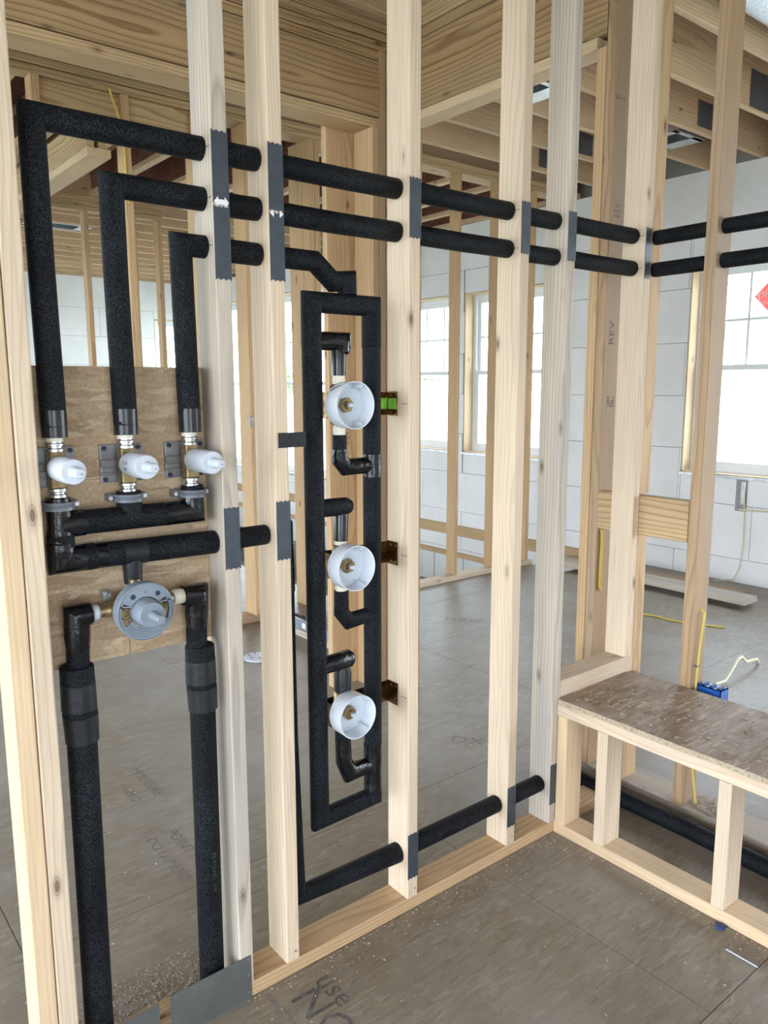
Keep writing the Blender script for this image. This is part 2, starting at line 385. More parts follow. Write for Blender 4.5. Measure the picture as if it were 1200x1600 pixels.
def glass_mat():
    m = bpy.data.materials.new('window_glass'); m.use_nodes = True; N = m.node_tree.nodes; L = m.node_tree.links; N.clear()
    o = N.new('ShaderNodeOutputMaterial'); t = N.new('ShaderNodeBsdfTransparent'); g = N.new('ShaderNodeBsdfGlossy'); mx = N.new('ShaderNodeMixShader')
    g.inputs['Roughness'].default_value = 0.02
    t.inputs[0].default_value = (0.95, 0.975, 0.97, 1)
    mx.inputs[0].default_value = 0.07; L.new(t.outputs[0], mx.inputs[1]); L.new(g.outputs[0], mx.inputs[2]); L.new(mx.outputs[0], o.inputs[0])
    return m
M['glass'] = glass_mat()

# ------------------------------------------------------------------ lumber
def lumber(name, x0, x1, y0, y1, z0, z1, mat, parent=None, bev=0.003, axis=None):
    """a board; its mesh is built with the grain along local z"""
    d = (x1-x0, y1-y0, z1-z0)
    if axis is None: axis = 'xyz'[d.index(max(d))]
    c = ((x0+x1)/2, (y0+y1)/2, (z0+z1)/2)
    if axis == 'z': hx, hy, hz = d[0]/2, d[1]/2, d[2]/2; rot = (0, 0, 0)
    elif axis == 'x': hx, hy, hz = d[2]/2, d[1]/2, d[0]/2; rot = (0, math.pi/2, 0)     # local x -> -Z, local z -> X
    else: hx, hy, hz = d[0]/2, d[2]/2, d[1]/2; rot = (-math.pi/2, 0, 0)                # local z -> Y, local y -> -Z
    e = min(bev, hx*0.4, hy*0.4); mb = MB()
    pts = [(-hx+e, -hy), (hx-e, -hy), (hx, -hy+e), (hx, hy-e), (hx-e, hy), (-hx+e, hy), (-hx, hy-e), (-hx, -hy+e)]
    mb.prism(pts, 'z', -hz, hz)
    me = bpy.data.meshes.new(name); me.from_pydata(mb.v, [], mb.f)
    bm = bmesh.new(); bm.from_mesh(me); bmesh.ops.recalc_face_normals(bm, faces=bm.faces); bm.to_mesh(me); bm.free()
    me.materials.append(mat)
    o = bpy.data.objects.new(name, me); o.location = c; o.rotation_euler = rot
    return reg(o, parent)

def text_verts(s, size):
    cu = bpy.data.curves.new('t', 'FONT'); cu.body = s; cu.size = size; cu.align_x = 'CENTER'; cu.resolution_u = 2
    o = bpy.data.objects.new('t', cu); COL.objects.link(o)
    bpy.context.view_layer.update()
    me = bpy.data.meshes.new_from_object(o.evaluated_get(bpy.context.evaluated_depsgraph_get()))
    v = [(p.co.x, p.co.y) for p in me.vertices]; f = [list(p.vertices) for p in me.polygons]
    bpy.data.objects.remove(o); bpy.data.meshes.remove(me); bpy.data.curves.remove(cu)
    return v, f
def text_mesh(name, s, size, fn, mat, parent):
    v, f = text_verts(s, size)
    me = bpy.data.meshes.new(name); me.from_pydata([fn(x, y) for x, y in v], [], f); me.materials.append(mat)
    return reg(bpy.data.objects.new(name, me), parent)

# ================================================================== SETTING
XE = 5.715; YB = 11.8; XW = -3.4; YS = -3.0; CEIL = 3.05
# ---- floor: tongue-and-groove subfloor sheets
floor = struct_empty('floor')
regions = [(XW, XE, YS, 3.87), (XW, 5.0, 3.87, 4.36), (XW, 3.1, 4.36, YB)]
rows = [0.80 + 1.2192*k for k in range(-4, 10)]
for k, y0 in enumerate(rows):
    xs = 1.643 - (0 if k % 2 == 0 else 1.2192)
    for j in range(-3, 4):
        x0 = xs + 2.4384*j; x1 = x0 + 2.4384; y1 = y0 + 1.2192
        for rx0, rx1, ry0, ry1 in regions:
            a, b_, c, d = max(x0, rx0), min(x1, rx1), max(y0, ry0), min(y1, ry1)
            if b_-a > 0.02 and d-c > 0.02:
                mb = MB().box(a+0.0012, b_-0.0012, c+0.0012, d-0.0012, -0.018, 0.0)
                o = build('floor_panel', mb, M['floor'], floor, autosmooth=0)
# edges of the stair opening
lumber('rim_board', 3.06, 3.10, 4.36, YB, -0.28, -0.02, M['joist'], floor)
lumber('rim_board', 3.1, 5.0, 4.36-0.04, 4.36, -0.28, -0.02, M['joist'], floor)
lumber('rim_board', 4.96, 5.0, 3.87, 4.3, -0.28, -0.02, M['joist'], floor)
build('lower_slab', MB().box(XW, XE+0.1, YS, YB, -2.75, -2.65), simple('slab_concrete', (0.35, 0.34, 0.32), 0.8), floor, autosmooth=0)
build('underfloor_sheet', MB().box(XW, XE, YS, 3.85, -0.32, -0.30).box(XW, 3.05, 3.85, YB, -0.32, -0.30), M['joist'], floor, autosmooth=0)

# ---- foam block walls
COURSES = [-0.633, -0.227, 0.179, 0.585, 0.991, 1.397, 1.803, 2.209, 2.615, 3.05]
def rect_minus(rect, holes):
    out = [rect]
    for ha, hb, hc, hd in holes:
        nxt = []
        for a, b_, c, d in out:
            if hb <= a or ha >= b_ or hd <= c or hc >= d: nxt.append((a, b_, c, d)); continue
            if a < ha: nxt.append((a, ha, c, d))
            if b_ > hb: nxt.append((hb, b_, c, d))
            m0, m1 = max(a, ha), min(b_, hb)
            if c < hc: nxt.append((m0, m1, c, hc))
            if d > hd: nxt.append((m0, m1, hd, d))
        out = nxt
    return [r for r in out if r[1]-r[0] > 0.015 and r[3]-r[2] > 0.015]
def icf_wall(name, axis, face, out, a0, a1, holes, zlow=-0.227):
    """axis: the direction the wall runs; face: coordinate of the room face; out: +1/-1 towards outside"""
    root = struct_empty(name)
    lo, hi = (face + 0.055*out, face + 0.30*out); lo, hi = min(lo, hi), max(lo, hi)
    mb = MB()
    for a, b_, c, d in rect_minus((a0, a1, -2.65, CEIL+0.3), holes):
        if axis == 'y': mb.box(lo, hi, a, b_, c, d)
        else: mb.box(a, b_, lo, hi, c, d)
    build('wall_core', mb, M['core'], root, autosmooth=0)
    f0, f1 = min(face, face+0.055*out), max(face, face+0.055*out)
    for k in range(len(COURSES)-1):
        z0, z1 = COURSES[k], COURSES[k+1]
        if z1 <= zlow: continue
        s = a0 - (0.61 if k % 2 else 0.0) - 0.35
        while s < a1:
            for a, b_, c, d in rect_minus((max(s, a0), min(s+1.2192, a1), z0, z1), holes):
                g = 0.0019; m2 = MB()
                pr_ = RND.uniform(-0.0012, 0.0012)
                if axis == 'y': m2.box(f0 + (pr_ if out > 0 else 0), f1 + (pr_ if out < 0 else 0), a+g, b_-g, c+g, d-g)
                else: m2.box(a+g, b_-g, f0 + (pr_ if out > 0 else 0), f1 + (pr_ if out < 0 else 0), c+g, d-g)
                build('foam_block', m2, M['icf'], root, autosmooth=0)
            s += 1.2192
    return root
ZS, ZH = 0.80, 2.39
H_right = [(2.25, 3.337, ZS, ZH), (4.76, 5.78, ZS, ZH), (5.87, 6.88, ZS, ZH), (-2.2, 0.9, 0.0, 2.5), (8.2, 11.4, 0.3, 2.7)]  # the final pair are unseen openings, added to brighten bench side and far floor
wall_right = icf_wall('wall_right', 'y', XE, +1, YS, YB, H_right, zlow=-2.0)
H_back = [(6.2-0.9, 6.2, ZS, ZH)] if False else [(3.95, 4.05, 9, 9.1)]
H_back = [(5.0, 5.62, ZS, 2.5), (-2.9, -0.3, 0.3, 2.7), (0.2, 2.6, ZS, ZH)]  # all but the first are out of view, added to bring in daylight
wall_back = icf_wall('wall_back', 'x', YB, +1, XW, XE, H_back)
H_left = [(-2.6, 2.7, 0.0, 2.75), (3.3, 5.7, 0.3, 2.6), (6.3, 8.7, 0.3, 2.6), (9.2, 11.4, 0.3, 2.6)]  # unseen openings, put in and widened so light comes from the left
wall_left = icf_wall('wall_left', 'y', XW, -1, YS, YB, H_left)
H_front = [(-1.2, 0.3, 0.0, 2.2)]  # opening behind the camera added for daylight, kept small to spare front faces
wall_front = icf_wall('wall_front', 'x', YS, -1, XW, XE, H_front)
for a, b_, c, d in H_right: portal('daylight_portal', (XE+0.31, (a+b_)/2, (c+d)/2), (-1, 0, 0), d-c, b_-a) if False else portal('daylight_portal', (XE+0.31, (a+b_)/2, (c+d)/2), (-1, 0, 0), b_-a, d-c)
for a, b_, c, d in H_back: portal('daylight_portal', ((a+b_)/2, YB+0.31, (c+d)/2), (0, -1, 0), b_-a, d-c)
for a, b_, c, d in H_left: portal('daylight_portal', (XW-0.31, (a+b_)/2, (c+d)/2), (1, 0, 0), b_-a, d-c)
for a, b_, c, d in H_front: portal('daylight_portal', ((a+b_)/2, YS-0.31, (c+d)/2), (0, 1, 0), b_-a, d-c)

# ledger boards below the floor line along the stair opening
for z0, z1, t in ((-0.075, 0.03, 0.045), (-0.31, -0.26, 0.04)):
    lumber('ledger_board', XE-t, XE-0.001, 3.95, YB-0.02, z0, z1, M['warm'], wall_right)
for k in range(1, 12):
    y = 4.4+0.45*k
    build('panel_seam', MB().box(XE-0.004, XE-0.0005, y, y+0.006, -1.6, -0.32), M['core'], wall_right, autosmooth=0)

# ---- windows
win_n = [0]
def window(axis, face, out, a0, a1, z0, z1, cols=3, detailed=True):
    """double-hung vinyl window set towards the outside of the foam wall"""
    win_n[0] += 1
    root = struct_empty('window_%d' % win_n[0])
    def bx(mb, a, b_, c, d, n0, n1):
        lo, hi = sorted((face+out*n0, face+out*n1))
        return mb.box(lo, hi, a, b_, c, d) if axis == 'y' else mb.box(a, b_, lo, hi, c, d)
    # wooden buck lining the reveal
    for (a, b_, c, d) in ((a0, a0+0.012, z0, z1), (a1-0.012, a1, z0, z1), (a0, a1, z1-0.012, z1), (a0, a1, z0, z0+0.012)):
        build('buck_board', bx(MB(), a, b_, c, d, 0.002, 0.115), M['rail'], root, autosmooth=0)
    f = 0.055
    mb = MB()
    for (a, b_, c, d) in ((a0, a0+f, z0+f, z1-f), (a1-f, a1, z0+f, z1-f), (a0, a1, z1-f, z1), (a0, a1, z0, z0+f)):
        bx(mb, a, b_, c, d, 0.115, 0.20)
    build('window_frame', mb, M['vinyl'], root, autosmooth=0)
    zm = (z0+z1)/2 + 0.015
    for nm, c, d, n0 in (('upper_sash', zm-0.02, z1-f, 0.145), ('lower_sash', z0+f, zm+0.02, 0.118)):
        mb = MB(); s = 0.038
        for (a, b_, cc, dd) in ((a0+f, a0+f+s, c+s, d-s), (a1-f-s, a1-f, c+s, d-s), (a0+f, a1-f, d-s, d), (a0+f, a1-f, c, c+s)):
            bx(mb, a, b_, cc, dd, n0, n0+0.028)
        sash = build(nm, mb, M['vinyl'], root, autosmooth=0)
        build('pane', bx(MB(), a0+f+s, a1-f-s, c+s, d-s, n0+0.012, n0+0.016), M['glass'], sash, autosmooth=0)
        if nm == 'upper_sash':
            w = (a1-a0-2*f-2*s)
            for k in range(1, cols):
                a = a0+f+s+w*k/cols
                build('muntin', bx(MB(), a-0.009, a+0.009, c+s, d-s, n0+0.004, n0+0.022), M['vinyl'], sash, autosmooth=0)
            zz = (c+d)/2
            build('muntin', bx(MB(), a0+f+s, a1-f-s, zz-0.009, zz+0.009, n0+0.005, n0+0.021), M['vinyl'], sash, autosmooth=0)
    mb = bx(MB(), a0-0.01, a1+0.01, z0-0.018, z0+0.006, -0.012, 0.115)
    build('sill_flashing', mb, M['galv'], root, bevel=0.002, seg=1)
    return root
wr = window('y', XE, 1, 2.25, 3.337, ZS, ZH, cols=3)
window('y', XE, 1, 4.76, 5.78, ZS, ZH, cols=3)
window('y', XE, 1, 5.87, 6.88, ZS, ZH, cols=3)
window('y', XE, 1, 8.2, 11.4, 0.3, 2.7)  # unseen window, filling an opening added for light at the back
window('x', YB, 1, 5.0, 5.62, ZS, 2.5, cols=2); window('x', YB, 1, -2.9, -0.3, 0.3, 2.7); window('x', YB, 1, 0.2, 2.6, ZS, ZH)  # all but the first glaze unseen openings added for daylight
window('y', XW, -1, 3.3, 5.7, 0.3, 2.6); window('y', XW, -1, 6.3, 8.7, 0.3, 2.6); window('y', XW, -1, 9.2, 11.4, 0.3, 2.6)  # out of view, glazing for the openings added to light the far rooms
# red diamond sticker on the outside of the right window's pane
cy, cz, hw = 2.765, 2.12, 0.15
st = MB().prism([(cy-hw, cz), (cy, cz-hw), (cy+hw, cz), (cy, cz+hw)], 'x', XE+0.150, XE+0.1515)
stick = build('diamond_sticker', st, M['red'], autosmooth=0)
tag(stick, 'red diamond sticker on the pane of the window nearest the bench', 'sticker')
text_mesh('lettering', 'ity', 0.085, lambda x, y: (XE+0.1495, cy+0.095+x, cz-0.01+y), M['print'], stick)
build('print_line', MB().box(XE+0.1492, XE+0.1496, cy+0.03, cy+0.13, cz-0.045, cz-0.040).box(XE+0.1492, XE+0.1496, cy+0.02, cy+0.10, cz-0.06, cz-0.056), M['print'], stick, autosmooth=0)

# ---- ceiling: decking with joists running across
ceiling = struct_empty('ceiling')
build('deck_sheet', MB().box(XW-0.3, XE+0.3, YS-0.3, YB+0.3, CEIL+0.29, CEIL+0.31), M['deck'], ceiling, autosmooth=0)
yj = 2.018-0.4064*12
while yj < YB:
    if yj > YS+0.05 and (yj < 4.3 or yj > 6.95):
        lumber('joist', XW, XE+0.05, yj, yj+0.038, CEIL, CEIL+0.286, M['joist'], ceiling)
    yj += 0.4064
# I-joists with strand board webs, running the other way over the middle strip
xj = XW+0.15
while xj < XE:
    if 0.2 < xj:
        for z in (CEIL+0.001, CEIL+0.248): lumber('joist_flange', xj-0.03, xj+0.03, 4.40, 6.90, z, z+0.038, M['joist'], ceiling)
        build('joist_web', MB().box(xj-0.005, xj+0.005, 4.40, 6.90, CEIL+0.039, CEIL+0.248), M['deck'], ceiling, autosmooth=0)
    xj += 0.4064

# ================================================================== the plumbing wall: studs and plates
Y0, D = 1.533, 0.089
def zigzag(x0, x1, z, h, n=6, up=1):
    pts = []
    for i in range(n+1):
        pts.append((x0+(x1-x0)*i/n, z + (h if i % 2 else 0)*up))
    return pts
def nail_plate(stud, x0, z0, z1, w=0.037, arrows=None):
    """steel stud guard with toothed ends nailed over the stud's room-side edge"""
    x0 += 0.0005; x1 = x0+w
    top = zigzag(x0, x1, z1, 0.004, 6, -1)
    bot = zigzag(x0, x1, z0, 0.004, 6, 1)
    mb = MB().prism(bot + top[::-1], 'y', Y0-0.0018, Y0-0.0002)
    p = build('nail_plate', mb, M['plate'], stud, autosmooth=0)
    if arrows:
        for z, s_ in arrows:
            cx = (x0+x1)/2
            for sg in (-1, 1):
                pts = [(cx+sg*w*0.46, z), (cx+sg*w*0.2, z-0.011*s_), (cx+sg*w*0.2, z+0.011*s_)]
                build('arrow_print', MB().prism(pts if sg > 0 else pts[::-1], 'y', Y0-0.0022, Y0-0.0018), M['print'], p, autosmooth=0)
            if s_ > 0.8: build('arrow_print', MB().box(cx-w*0.2, cx+w*0.2, Y0-0.0022, Y0-0.0018, z-0.005, z+0.005), M['print'], p, autosmooth=0)
    return p
def nails(stud, x, zs, y=Y0):
    for k, (dx, z) in enumerate(zs):
        build('nail_head', MB().lathe([(0.003, 0.0), (0.003, -0.0008)], (x+dx, y, z), 'y', 10), M['bracket'], stud)

TOP = 2.975
def main_stud(x, mat, label, z0=0.0385, w=0.038, y0=Y0, d=D, top=TOP, group='studs of the plumbing wall'):
    o = lumber('wall_stud', x, x+w, y0, y0+d, z0, top, mat)
    return tag(o, label, 'stud', group)
sA1 = main_stud(0.335, M['rail'], 'pale stud at far end left of the three valves, outer one of a pair')
sA2 = main_stud(0.375, M['pale'], 'greyish stud of the end pair, the one next to the leftmost foam riser')
sB = main_stud(0.788, M['pale2'], 'greyed stud just right of the three white capped valves')
sC = main_stud(0.920, M['pale'], 'smooth pale stud between the valve panel and the foam loop')
sD = main_stud(1.320, M['pale'], 'pale stud right of the foam loop, carrying the three gold brackets')
sE = main_stud(1.731, M['pale'], 'knotty pale stud, next one right of the gold bracket stud')
sF = main_stud(1.937, M['pale2'], 'grey grained stud standing at the corner of the bench')
sG = main_stud(2.336, M['pale'], 'pale stud rising from the back corner of the bench top', z0=0.5245)
nail_plate(sB, 0.788, 1.848, 1.992, arrows=[(1.852, 1.0)]); nail_plate(sB, 0.788, 1.696, 1.845, arrows=[(1.840, 0.6)] if False else None)
nail_plate(sB, 0.788, 1.075, 1.215)
nail_plate(sC, 0.920, 1.850, 1.992); nail_plate(sC, 0.920, 1.704, 1.849, arrows=[(1.846, 0.7)]); nail_plate(sC, 0.920, 1.077, 1.217)
nail_plate(sD, 1.320, 1.838, 1.984); nail_plate(sD, 1.320, 0.097, 0.235)
nail_plate(sE, 1.731, 1.841, 1.984); nail_plate(sE, 1.731, 0.099, 0.236)
nail_plate(sF, 1.937, 1.841, 1.984); nail_plate(sF, 1.937, 0.102, 0.245)
nail_plate(sG, 2.336, 1.822, 1.985, w=0.030)
for s_, x in ((sC, 0.94), (sD, 1.34), (sE, 1.75), (sF, 1.955)): nails(s_, x, [(0.006, 0.062)])

for st_, x_, zs in ((sD, 1.320, (1.431, 1.032, 0.636)), (sE, 1.731, (1.961, 1.858)), (sB, 0.788, (1.961, 1.862, 1.767)), (sG, 2.336, (1.96, 1.857))):
    for z in zs: build('pencil_mark', MB().box(x_-0.0004, x_-0.0001, Y0+0.006, Y0+0.03, z-0.0008, z+0.0006), M['ink'], st_, autosmooth=0)
plate = lumber('sole_plate', 0.818, 2.235, Y0, Y0+D, 0.0, 0.038, M['warm'])
tag(plate, 'warm coloured sole plate along the foot of the plumbing wall', 'plate')
plate2 = lumber('sole_plate', -0.4, 0.8175, Y0, Y0+D, 0.0, 0.038, M['warm'])
tag(plate2, 'short sole plate behind the steel guard sheets, below the foam risers', 'plate')
tp = thing('top_plate', 'doubled top plate over the studs of the plumbing wall', 'plate', (0, Y0, TOP))
lumber('board', -0.4, 2.376, Y0, Y0+D, TOP, TOP+0.037, M['pale'], tp); lumber('board', -0.4, 2.376, Y0, Y0+D, TOP+0.037, CEIL, M['pale'], tp)
g1 = build('guard_sheet', MB().box(0.612, 0.818, Y0-0.002, Y0-0.0003, 0.0, 0.116), M['plate2'], autosmooth=0)
tag(g1, 'grey steel guard sheet at the foot of the greyed stud, beside the open bay', 'metal sheet')
nails(g1, 0.0, [(0.622, 0.108), (0.810, 0.108), (0.811, 0.066), (0.81, 0.02)], Y0-0.002)
g2 = build('guard_sheet', MB().box(0.38, 0.585, Y0-0.002, Y0-0.0003, 0.0, 0.112), M['plate2'], autosmooth=0)
tag(g2, 'grey steel guard sheet under the leftmost foam riser, cut by the picture edge', 'metal sheet')

# short cripple plate over the bench end
sp_ = lumber('short_plate', 1.976, 2.3355, Y0, Y0+D, 0.470, 0.524, M['pale']); tag(sp_, 'short pale block lying on the back end of the bench top', 'plate')
lumber('top_block', 2.3365, 2.374, Y0, Y0+D, 0.470, 0.524, M['pale'], sp_)

# valve backing board
back = thing('backing_board', 'tan strand board panel behind the three white capped valves', 'board', (0.6, 1.62, 0.905))
build('board_piece', MB().box(0.4145, 0.7875, 1.611, 1.6215, 1.2915, 1.517), M['osb'], back, bevel=0.001, seg=1)
build('board_piece', MB().box(0.4145, 0.7875, 1.611, 1.6215, 0.905, 1.2900), M['osb'], back, bevel=0.001, seg=1)
build('pencil_line', MB().box(0.5935, 0.5945, 1.6105, 1.6109, 0.905, 1.0), M['ink'], back, autosmooth=0)

# ================================================================== long wall behind the bench
XL = 2.377
LW = 'framing of the wall behind the bench'
lp = lumber('sole_plate', XL, XL+0.14, -1.2, 1.79, 0.0, 0.038, M['pale2']); tag(lp, 'sawdust strewn sole plate under the wall behind the bench', 'plate', LW)
def lw_stud(y0, y1, z0, z1, mat, label, x1=XL+0.089):
    return tag(lumber('wall_stud', XL, x1, y0, y1, z0, z1, mat), label, 'stud', LW)
lw_stud(1.5535, 1.5915, 1.1015, TOP, M['warm'], 'warm stud tucked behind the pale bench corner stud, above the block')
lw_stud(1.5535, 1.5915, 0.0385, 0.9595, M['warm'], 'warm stud piece tucked behind the bench corner, below the header block')
J = lw_stud(1.312, 1.350, 0.0385, TOP, M['brown'], 'brown grained stud behind the bench with yellow cable stapled on')
K2 = lw_stud(1.706, 1.744, 0.0385, TOP, M['brown'], 'brown full height stud beside the doorway, marked with handwriting')
K1 = lw_stud(1.746, 1.784, 0.0385, 2.605, M['warm'], 'warm jack stud under the doorway header, right of the grey stud')
lw_stud(0.90, 0.938, 0.0385, TOP, M['brown'], 'brown stud behind the near end of the bench, outside the picture')
tag(lumber('header_block', XL-0.001, XL+0.037, 1.3505, 1.7055, 0.962, 1.100, M['syp']), 'wide yellow pine block across the studs above the bench', 'board', LW)
ltp = thing('top_plate', 'doubled top plate over the wall behind the bench', 'plate', (XL, 1.5, TOP), LW)
lumber('board', XL, XL+0.089, -1.2, 2.9, TOP, TOP+0.037, M['syp'], ltp); lumber('board', XL, XL+0.089, -1.2, 2.9, TOP+0.037, CEIL, M['syp'], ltp)
# handwriting and grade stamps on the door-side stud
fy = 1.7055
for s_, sz, xx, zz in (('S-P-F', 0.016, 2.420, 2.085), ('KD-HT', 0.014, 2.420, 2.068), ('STUD', 0.014, 2.420, 2.053)):
    text_mesh('grade_stamp', s_, sz, lambda x, y, xx=xx, zz=zz: (xx+x, fy, zz+y), M['ink'], K2)
text_mesh('handwriting', 'REV', 0.05, lambda x, y: (2.43-y*0.8, fy, 1.66+x), M['ink'], K2)
text_mesh('handwriting', 'Ref', 0.055, lambda x, y: (2.425+x*0.6, fy, 1.40+y), M['ink'], K2)
text_mesh('grade_stamp', 'S-P-F 2', 0.02, lambda x, y: (2.38+0.03+x, fy, 2.43+y), M['ink'], K2)

cbd = bpy.data.objects.get('corner_board')
# doorway header over the opening beyond the plumbing wall (runs away from the camera)
yh = thing('door_header', 'deep yellow pine header over the opening right of the foam loop', 'beam', (XL, 2.3, 2.6))
lumber('header_board', XL, XL+0.038, 1.746, 2.85, 2.647, 2.887, M['header'], yh)
lumber('header_board', XL+0.052, XL+0.089, 1.746, 2.85, 2.647, 2.887, M['header'], yh)
lumber('header_plate', XL-0.0, XL+0.095, 1.785, 2.80, 2.607, 2.645, M['rail'], yh)
lumber('header_plate', XL, XL+0.089, 1.746, 2.89, 2.889, 2.927, M['header'], yh)
lumber('header_plate', XL, XL+0.089, 1.746, 2.89, 2.930, 2.972, M['header'], yh)
tag(lumber('jack_stud', XL, XL+0.089, 2.775, 2.813, 0.0, 2.605, M['brown']), 'brown jack stud at the far side of the opening, right of the bracket stud', 'stud')
tag(lumber('wall_stud', XL, XL+0.089, 2.815, 2.853, 0.0, 2.645, M['warm']), 'warm stud doubled behind the far jack stud', 'stud')

# ================================================================== cross wall with the long header
YX = 2.90
xh = thing('cross_header', 'long deep pine header spanning the opening behind the foam pipes', 'beam', (1.2, YX, 2.6))
lumber('header_board', -1.5, 2.318, YX, YX+0.038, 2.654, 2.8845, M['header'], xh)
lumber('header_board', -1.5, 2.318, YX+0.1, YX+0.14, 2.654, 2.8845, M['header'], xh)
lumber('header_plate', -1.5, 2.318, YX, YX+0.14, 2.611, 2.6485, M['syp'], xh)
lumber('header_plate', -1.5, 2.318, YX, YX+0.14, 2.8885, 2.9265, M['header'], xh)
lumber('header_plate', -1.5, 2.377, YX, YX+0.14, 2.9305, 2.9665, M['header'], xh)
lumber('header_plate', -1.5, 2.377, YX, YX+0.14, 2.9705, 3.0065, M['header'], xh)
lumber('header_plate', -1.5, 2.377, YX, YX+0.14, 3.010, 3.05, M['header'], xh)
tag(lumber('jack_stud', 2.280, 2.318, YX, YX+0.14, 0.0, 2.610, M['warm']), 'wide warm jack stud holding the right end of the long header', 'stud')
tag(lumber('king_stud', 2.3195, 2.3575, YX, YX+0.14, 0.0, 2.929, M['brown']), 'dark king stud at the end of the long header', 'stud')
tag(lumber('corner_board', 2.128, 2.312, YX+0.142, YX+0.180, 0.0, 2.9, M['warm'], axis='z'), 'wide warm board seen through the foam loop, left of the jack stud', 'board')
tag(lumber('wall_stud', 2.36, 2.376, YX+0.0, YX+0.14, 0.0, 2.929, M['brown'], axis='z'), 'thin dark filler strip closing the corner behind the loop', 'stud')

cbd = bpy.data.objects['corner_board']
for s_, zz in (('S-P-F', 1.245), ('KD-HT', 1.222), ('STUD', 1.200)):
    text_mesh('grade_stamp', s_, 0.022, lambda x, y, zz=zz: (2.215+x, YX+0.1415, zz+y), M['ink'], cbd)
# ================================================================== middle wall M further back
YM = 4.25
mw = thing('stud_wall', 'framed stud wall in the middle distance beyond the long header', 'framed wall', (3.0, YM, 0))
for z0, z1 in ((2.975, 3.011), (3.013, 3.05)):
    lumber('top_plate', 2.0, 5.25, YM, YM+0.14, z0, z1, M['syp'], mw)
lumber('rim_board', 2.0, 5.25, YM+0.10, YM+0.138, 3.052, 3.334, M['joist'], mw)
lumber('sole_plate', 3.45, 5.0, YM-0.03, YM+0.06, 0.0, 0.038, M['pale'], mw)
lumber('sole_plate', 2.2, 2.60, YM, YM+0.14, 0.0, 0.038, M['brown'], mw)
lumber('stud', 2.39, 2.43, YM, YM+0.14, 0.039, 2.974, M['warm'], mw)
for x in (2.845, 2.885): lumber('stud', x, x+0.038, YM, YM+0.24, 0.0, 2.974, M['warm'], mw)
for x in (4.11, 4.53, 4.93): lumber('stud', x, x+0.038, YM-0.01, YM+0.079, 0.039, 2.974, M['warm'], mw)
lumber('blocking', 2.36, 2.43, YM-0.04, YM-0.002, 1.24, 1.30, M['pale2'], mw, axis='x')
cb = build('yellow_cable', MB().tube([(1.53, 4.01, 2.905), (1.558, 4.008, 2.82), (1.584, 4.01, 2.74), (1.592, 4.012, 2.60), (1.596, 4.012, 2.45), (1.600, 4.012, 2.38)], 0.006, 8), M['yellow'])
tag(cb, 'yellow electrical cable hanging down a stud under the distant wall top', 'cable')
YL = 4.02
lw2 = thing('stud_wall', 'framed wall with short headers seen over the topmost foam pipe', 'framed wall', (1.2, YL, 0))
for z0, z1 in ((2.900, 2.937), (2.941, 2.977), (2.981, 3.05)): lumber('top_plate', 0.3, 1.995, YL, YL+0.089, z0, z1, M['syp'], lw2)
for x, zb_ in ((0.3, 0.0), (1.166, 0.94), (1.588, 0.94), (1.958, 0.0)): lumber('stud', x, x+0.040, YL-0.002, YL+0.086, zb_, 2.898, M['warm'], lw2)
lumber('sill_plate', 0.341, 1.957, YL-0.002, YL+0.086, 0.90, 0.939, M['warm'], lw2)
for a, b_ in ((1.208, 1.586), (1.630, 1.956)): lumber('header_board', a, b_, YL+0.02, YL+0.058, 2.735, 2.897, M['syp'], lw2)
# beam running away on the left
yb = thing('door_header', 'light pine header running away behind the upper foam pipe', 'beam', (1.45, 5.5, 2.6))
lumber('header_board', 1.44, 1.478, 4.112, 6.88, 2.652, 2.797, M['syp'], yb)
lumber('header_board', 1.50, 1.538, 4.112, 6.88, 2.652, 2.797, M['syp'], yb)
lumber('header_plate', 1.44, 1.56, 4.112, 6.88, 2.610, 2.650, M['rail'], yb)
lumber('header_plate', 1.44, 1.56, YM+0.15, 6.88, 2.932, 2.972, M['syp'], yb)
# far stud wall N
YN = 6.9
nw = thing('stud_wall', 'farthest stud wall with thin studs in front of the white foam wall', 'framed wall', (3.0, YN, 0))
for z0, z1 in ((2.93, 2.968), (2.970, 3.008), (3.010, 3.048)): lumber('top_plate', 0.3, 3.05, YN, YN+0.089, z0, z1, M['syp'], nw)
lumber('sole_plate', 0.3, 3.05, YN, YN+0.089, 0.0, 0.038, M['pale2'], nw)
for x in (1.55, 1.95, 2.355, 2.765, 3.0): lumber('stud', x, x+0.04, YN, YN+0.089, 0.039, 2.929, M['warm'], nw)
lumber('stud', 2.86, 2.90, YN-0.5, YN-0.41, 0.0, 3.04, M['warm'], nw) if False else None

# ================================================================== bench
XB = 1.963
bench = thing('shower_bench', 'framed bench with a muddy strand board top, right of the plumbing wall', 'bench', (XB+0.2, 1.0, 0))
build('bench_top', MB().box(XB, XL-0.001, -0.9, 1.5325, 0.4535, 0.469), M['bench'], bench, bevel=0.001, seg=1)
build('top_edge', MB().box(XB-0.0008, XB, -0.9, 1.532, 0.4538, 0.4688), M['edge'], bench, autosmooth=0)
lumber('front_rail', XB, XB+0.089, -0.9, 1.532, 0.413, 0.453, M['pale'], bench)
lumber('back_rail', XL-0.039, XL-0.001, -0.9, 1.532, 0.364, 0.453, M['pale2'], bench)
lumber('bench_plate', XB, XB+0.089, -0.9, 1.532, 0.0, 0.038, M['rail'], bench)
for y in (1.494, 1.340, 0.944, 0.54, 0.13, -0.3):
    lumber('leg', XB+0.002, XB+0.089, y, y+0.038, 0.0385, 0.4125, M['rail'] if y > 1.4 else M['pale'], bench)
lumber('leg', XB+0.091, XB+0.165, 1.345, 1.378, 0.0385, 0.4125, M['pale2'], bench, axis='z') if False else None

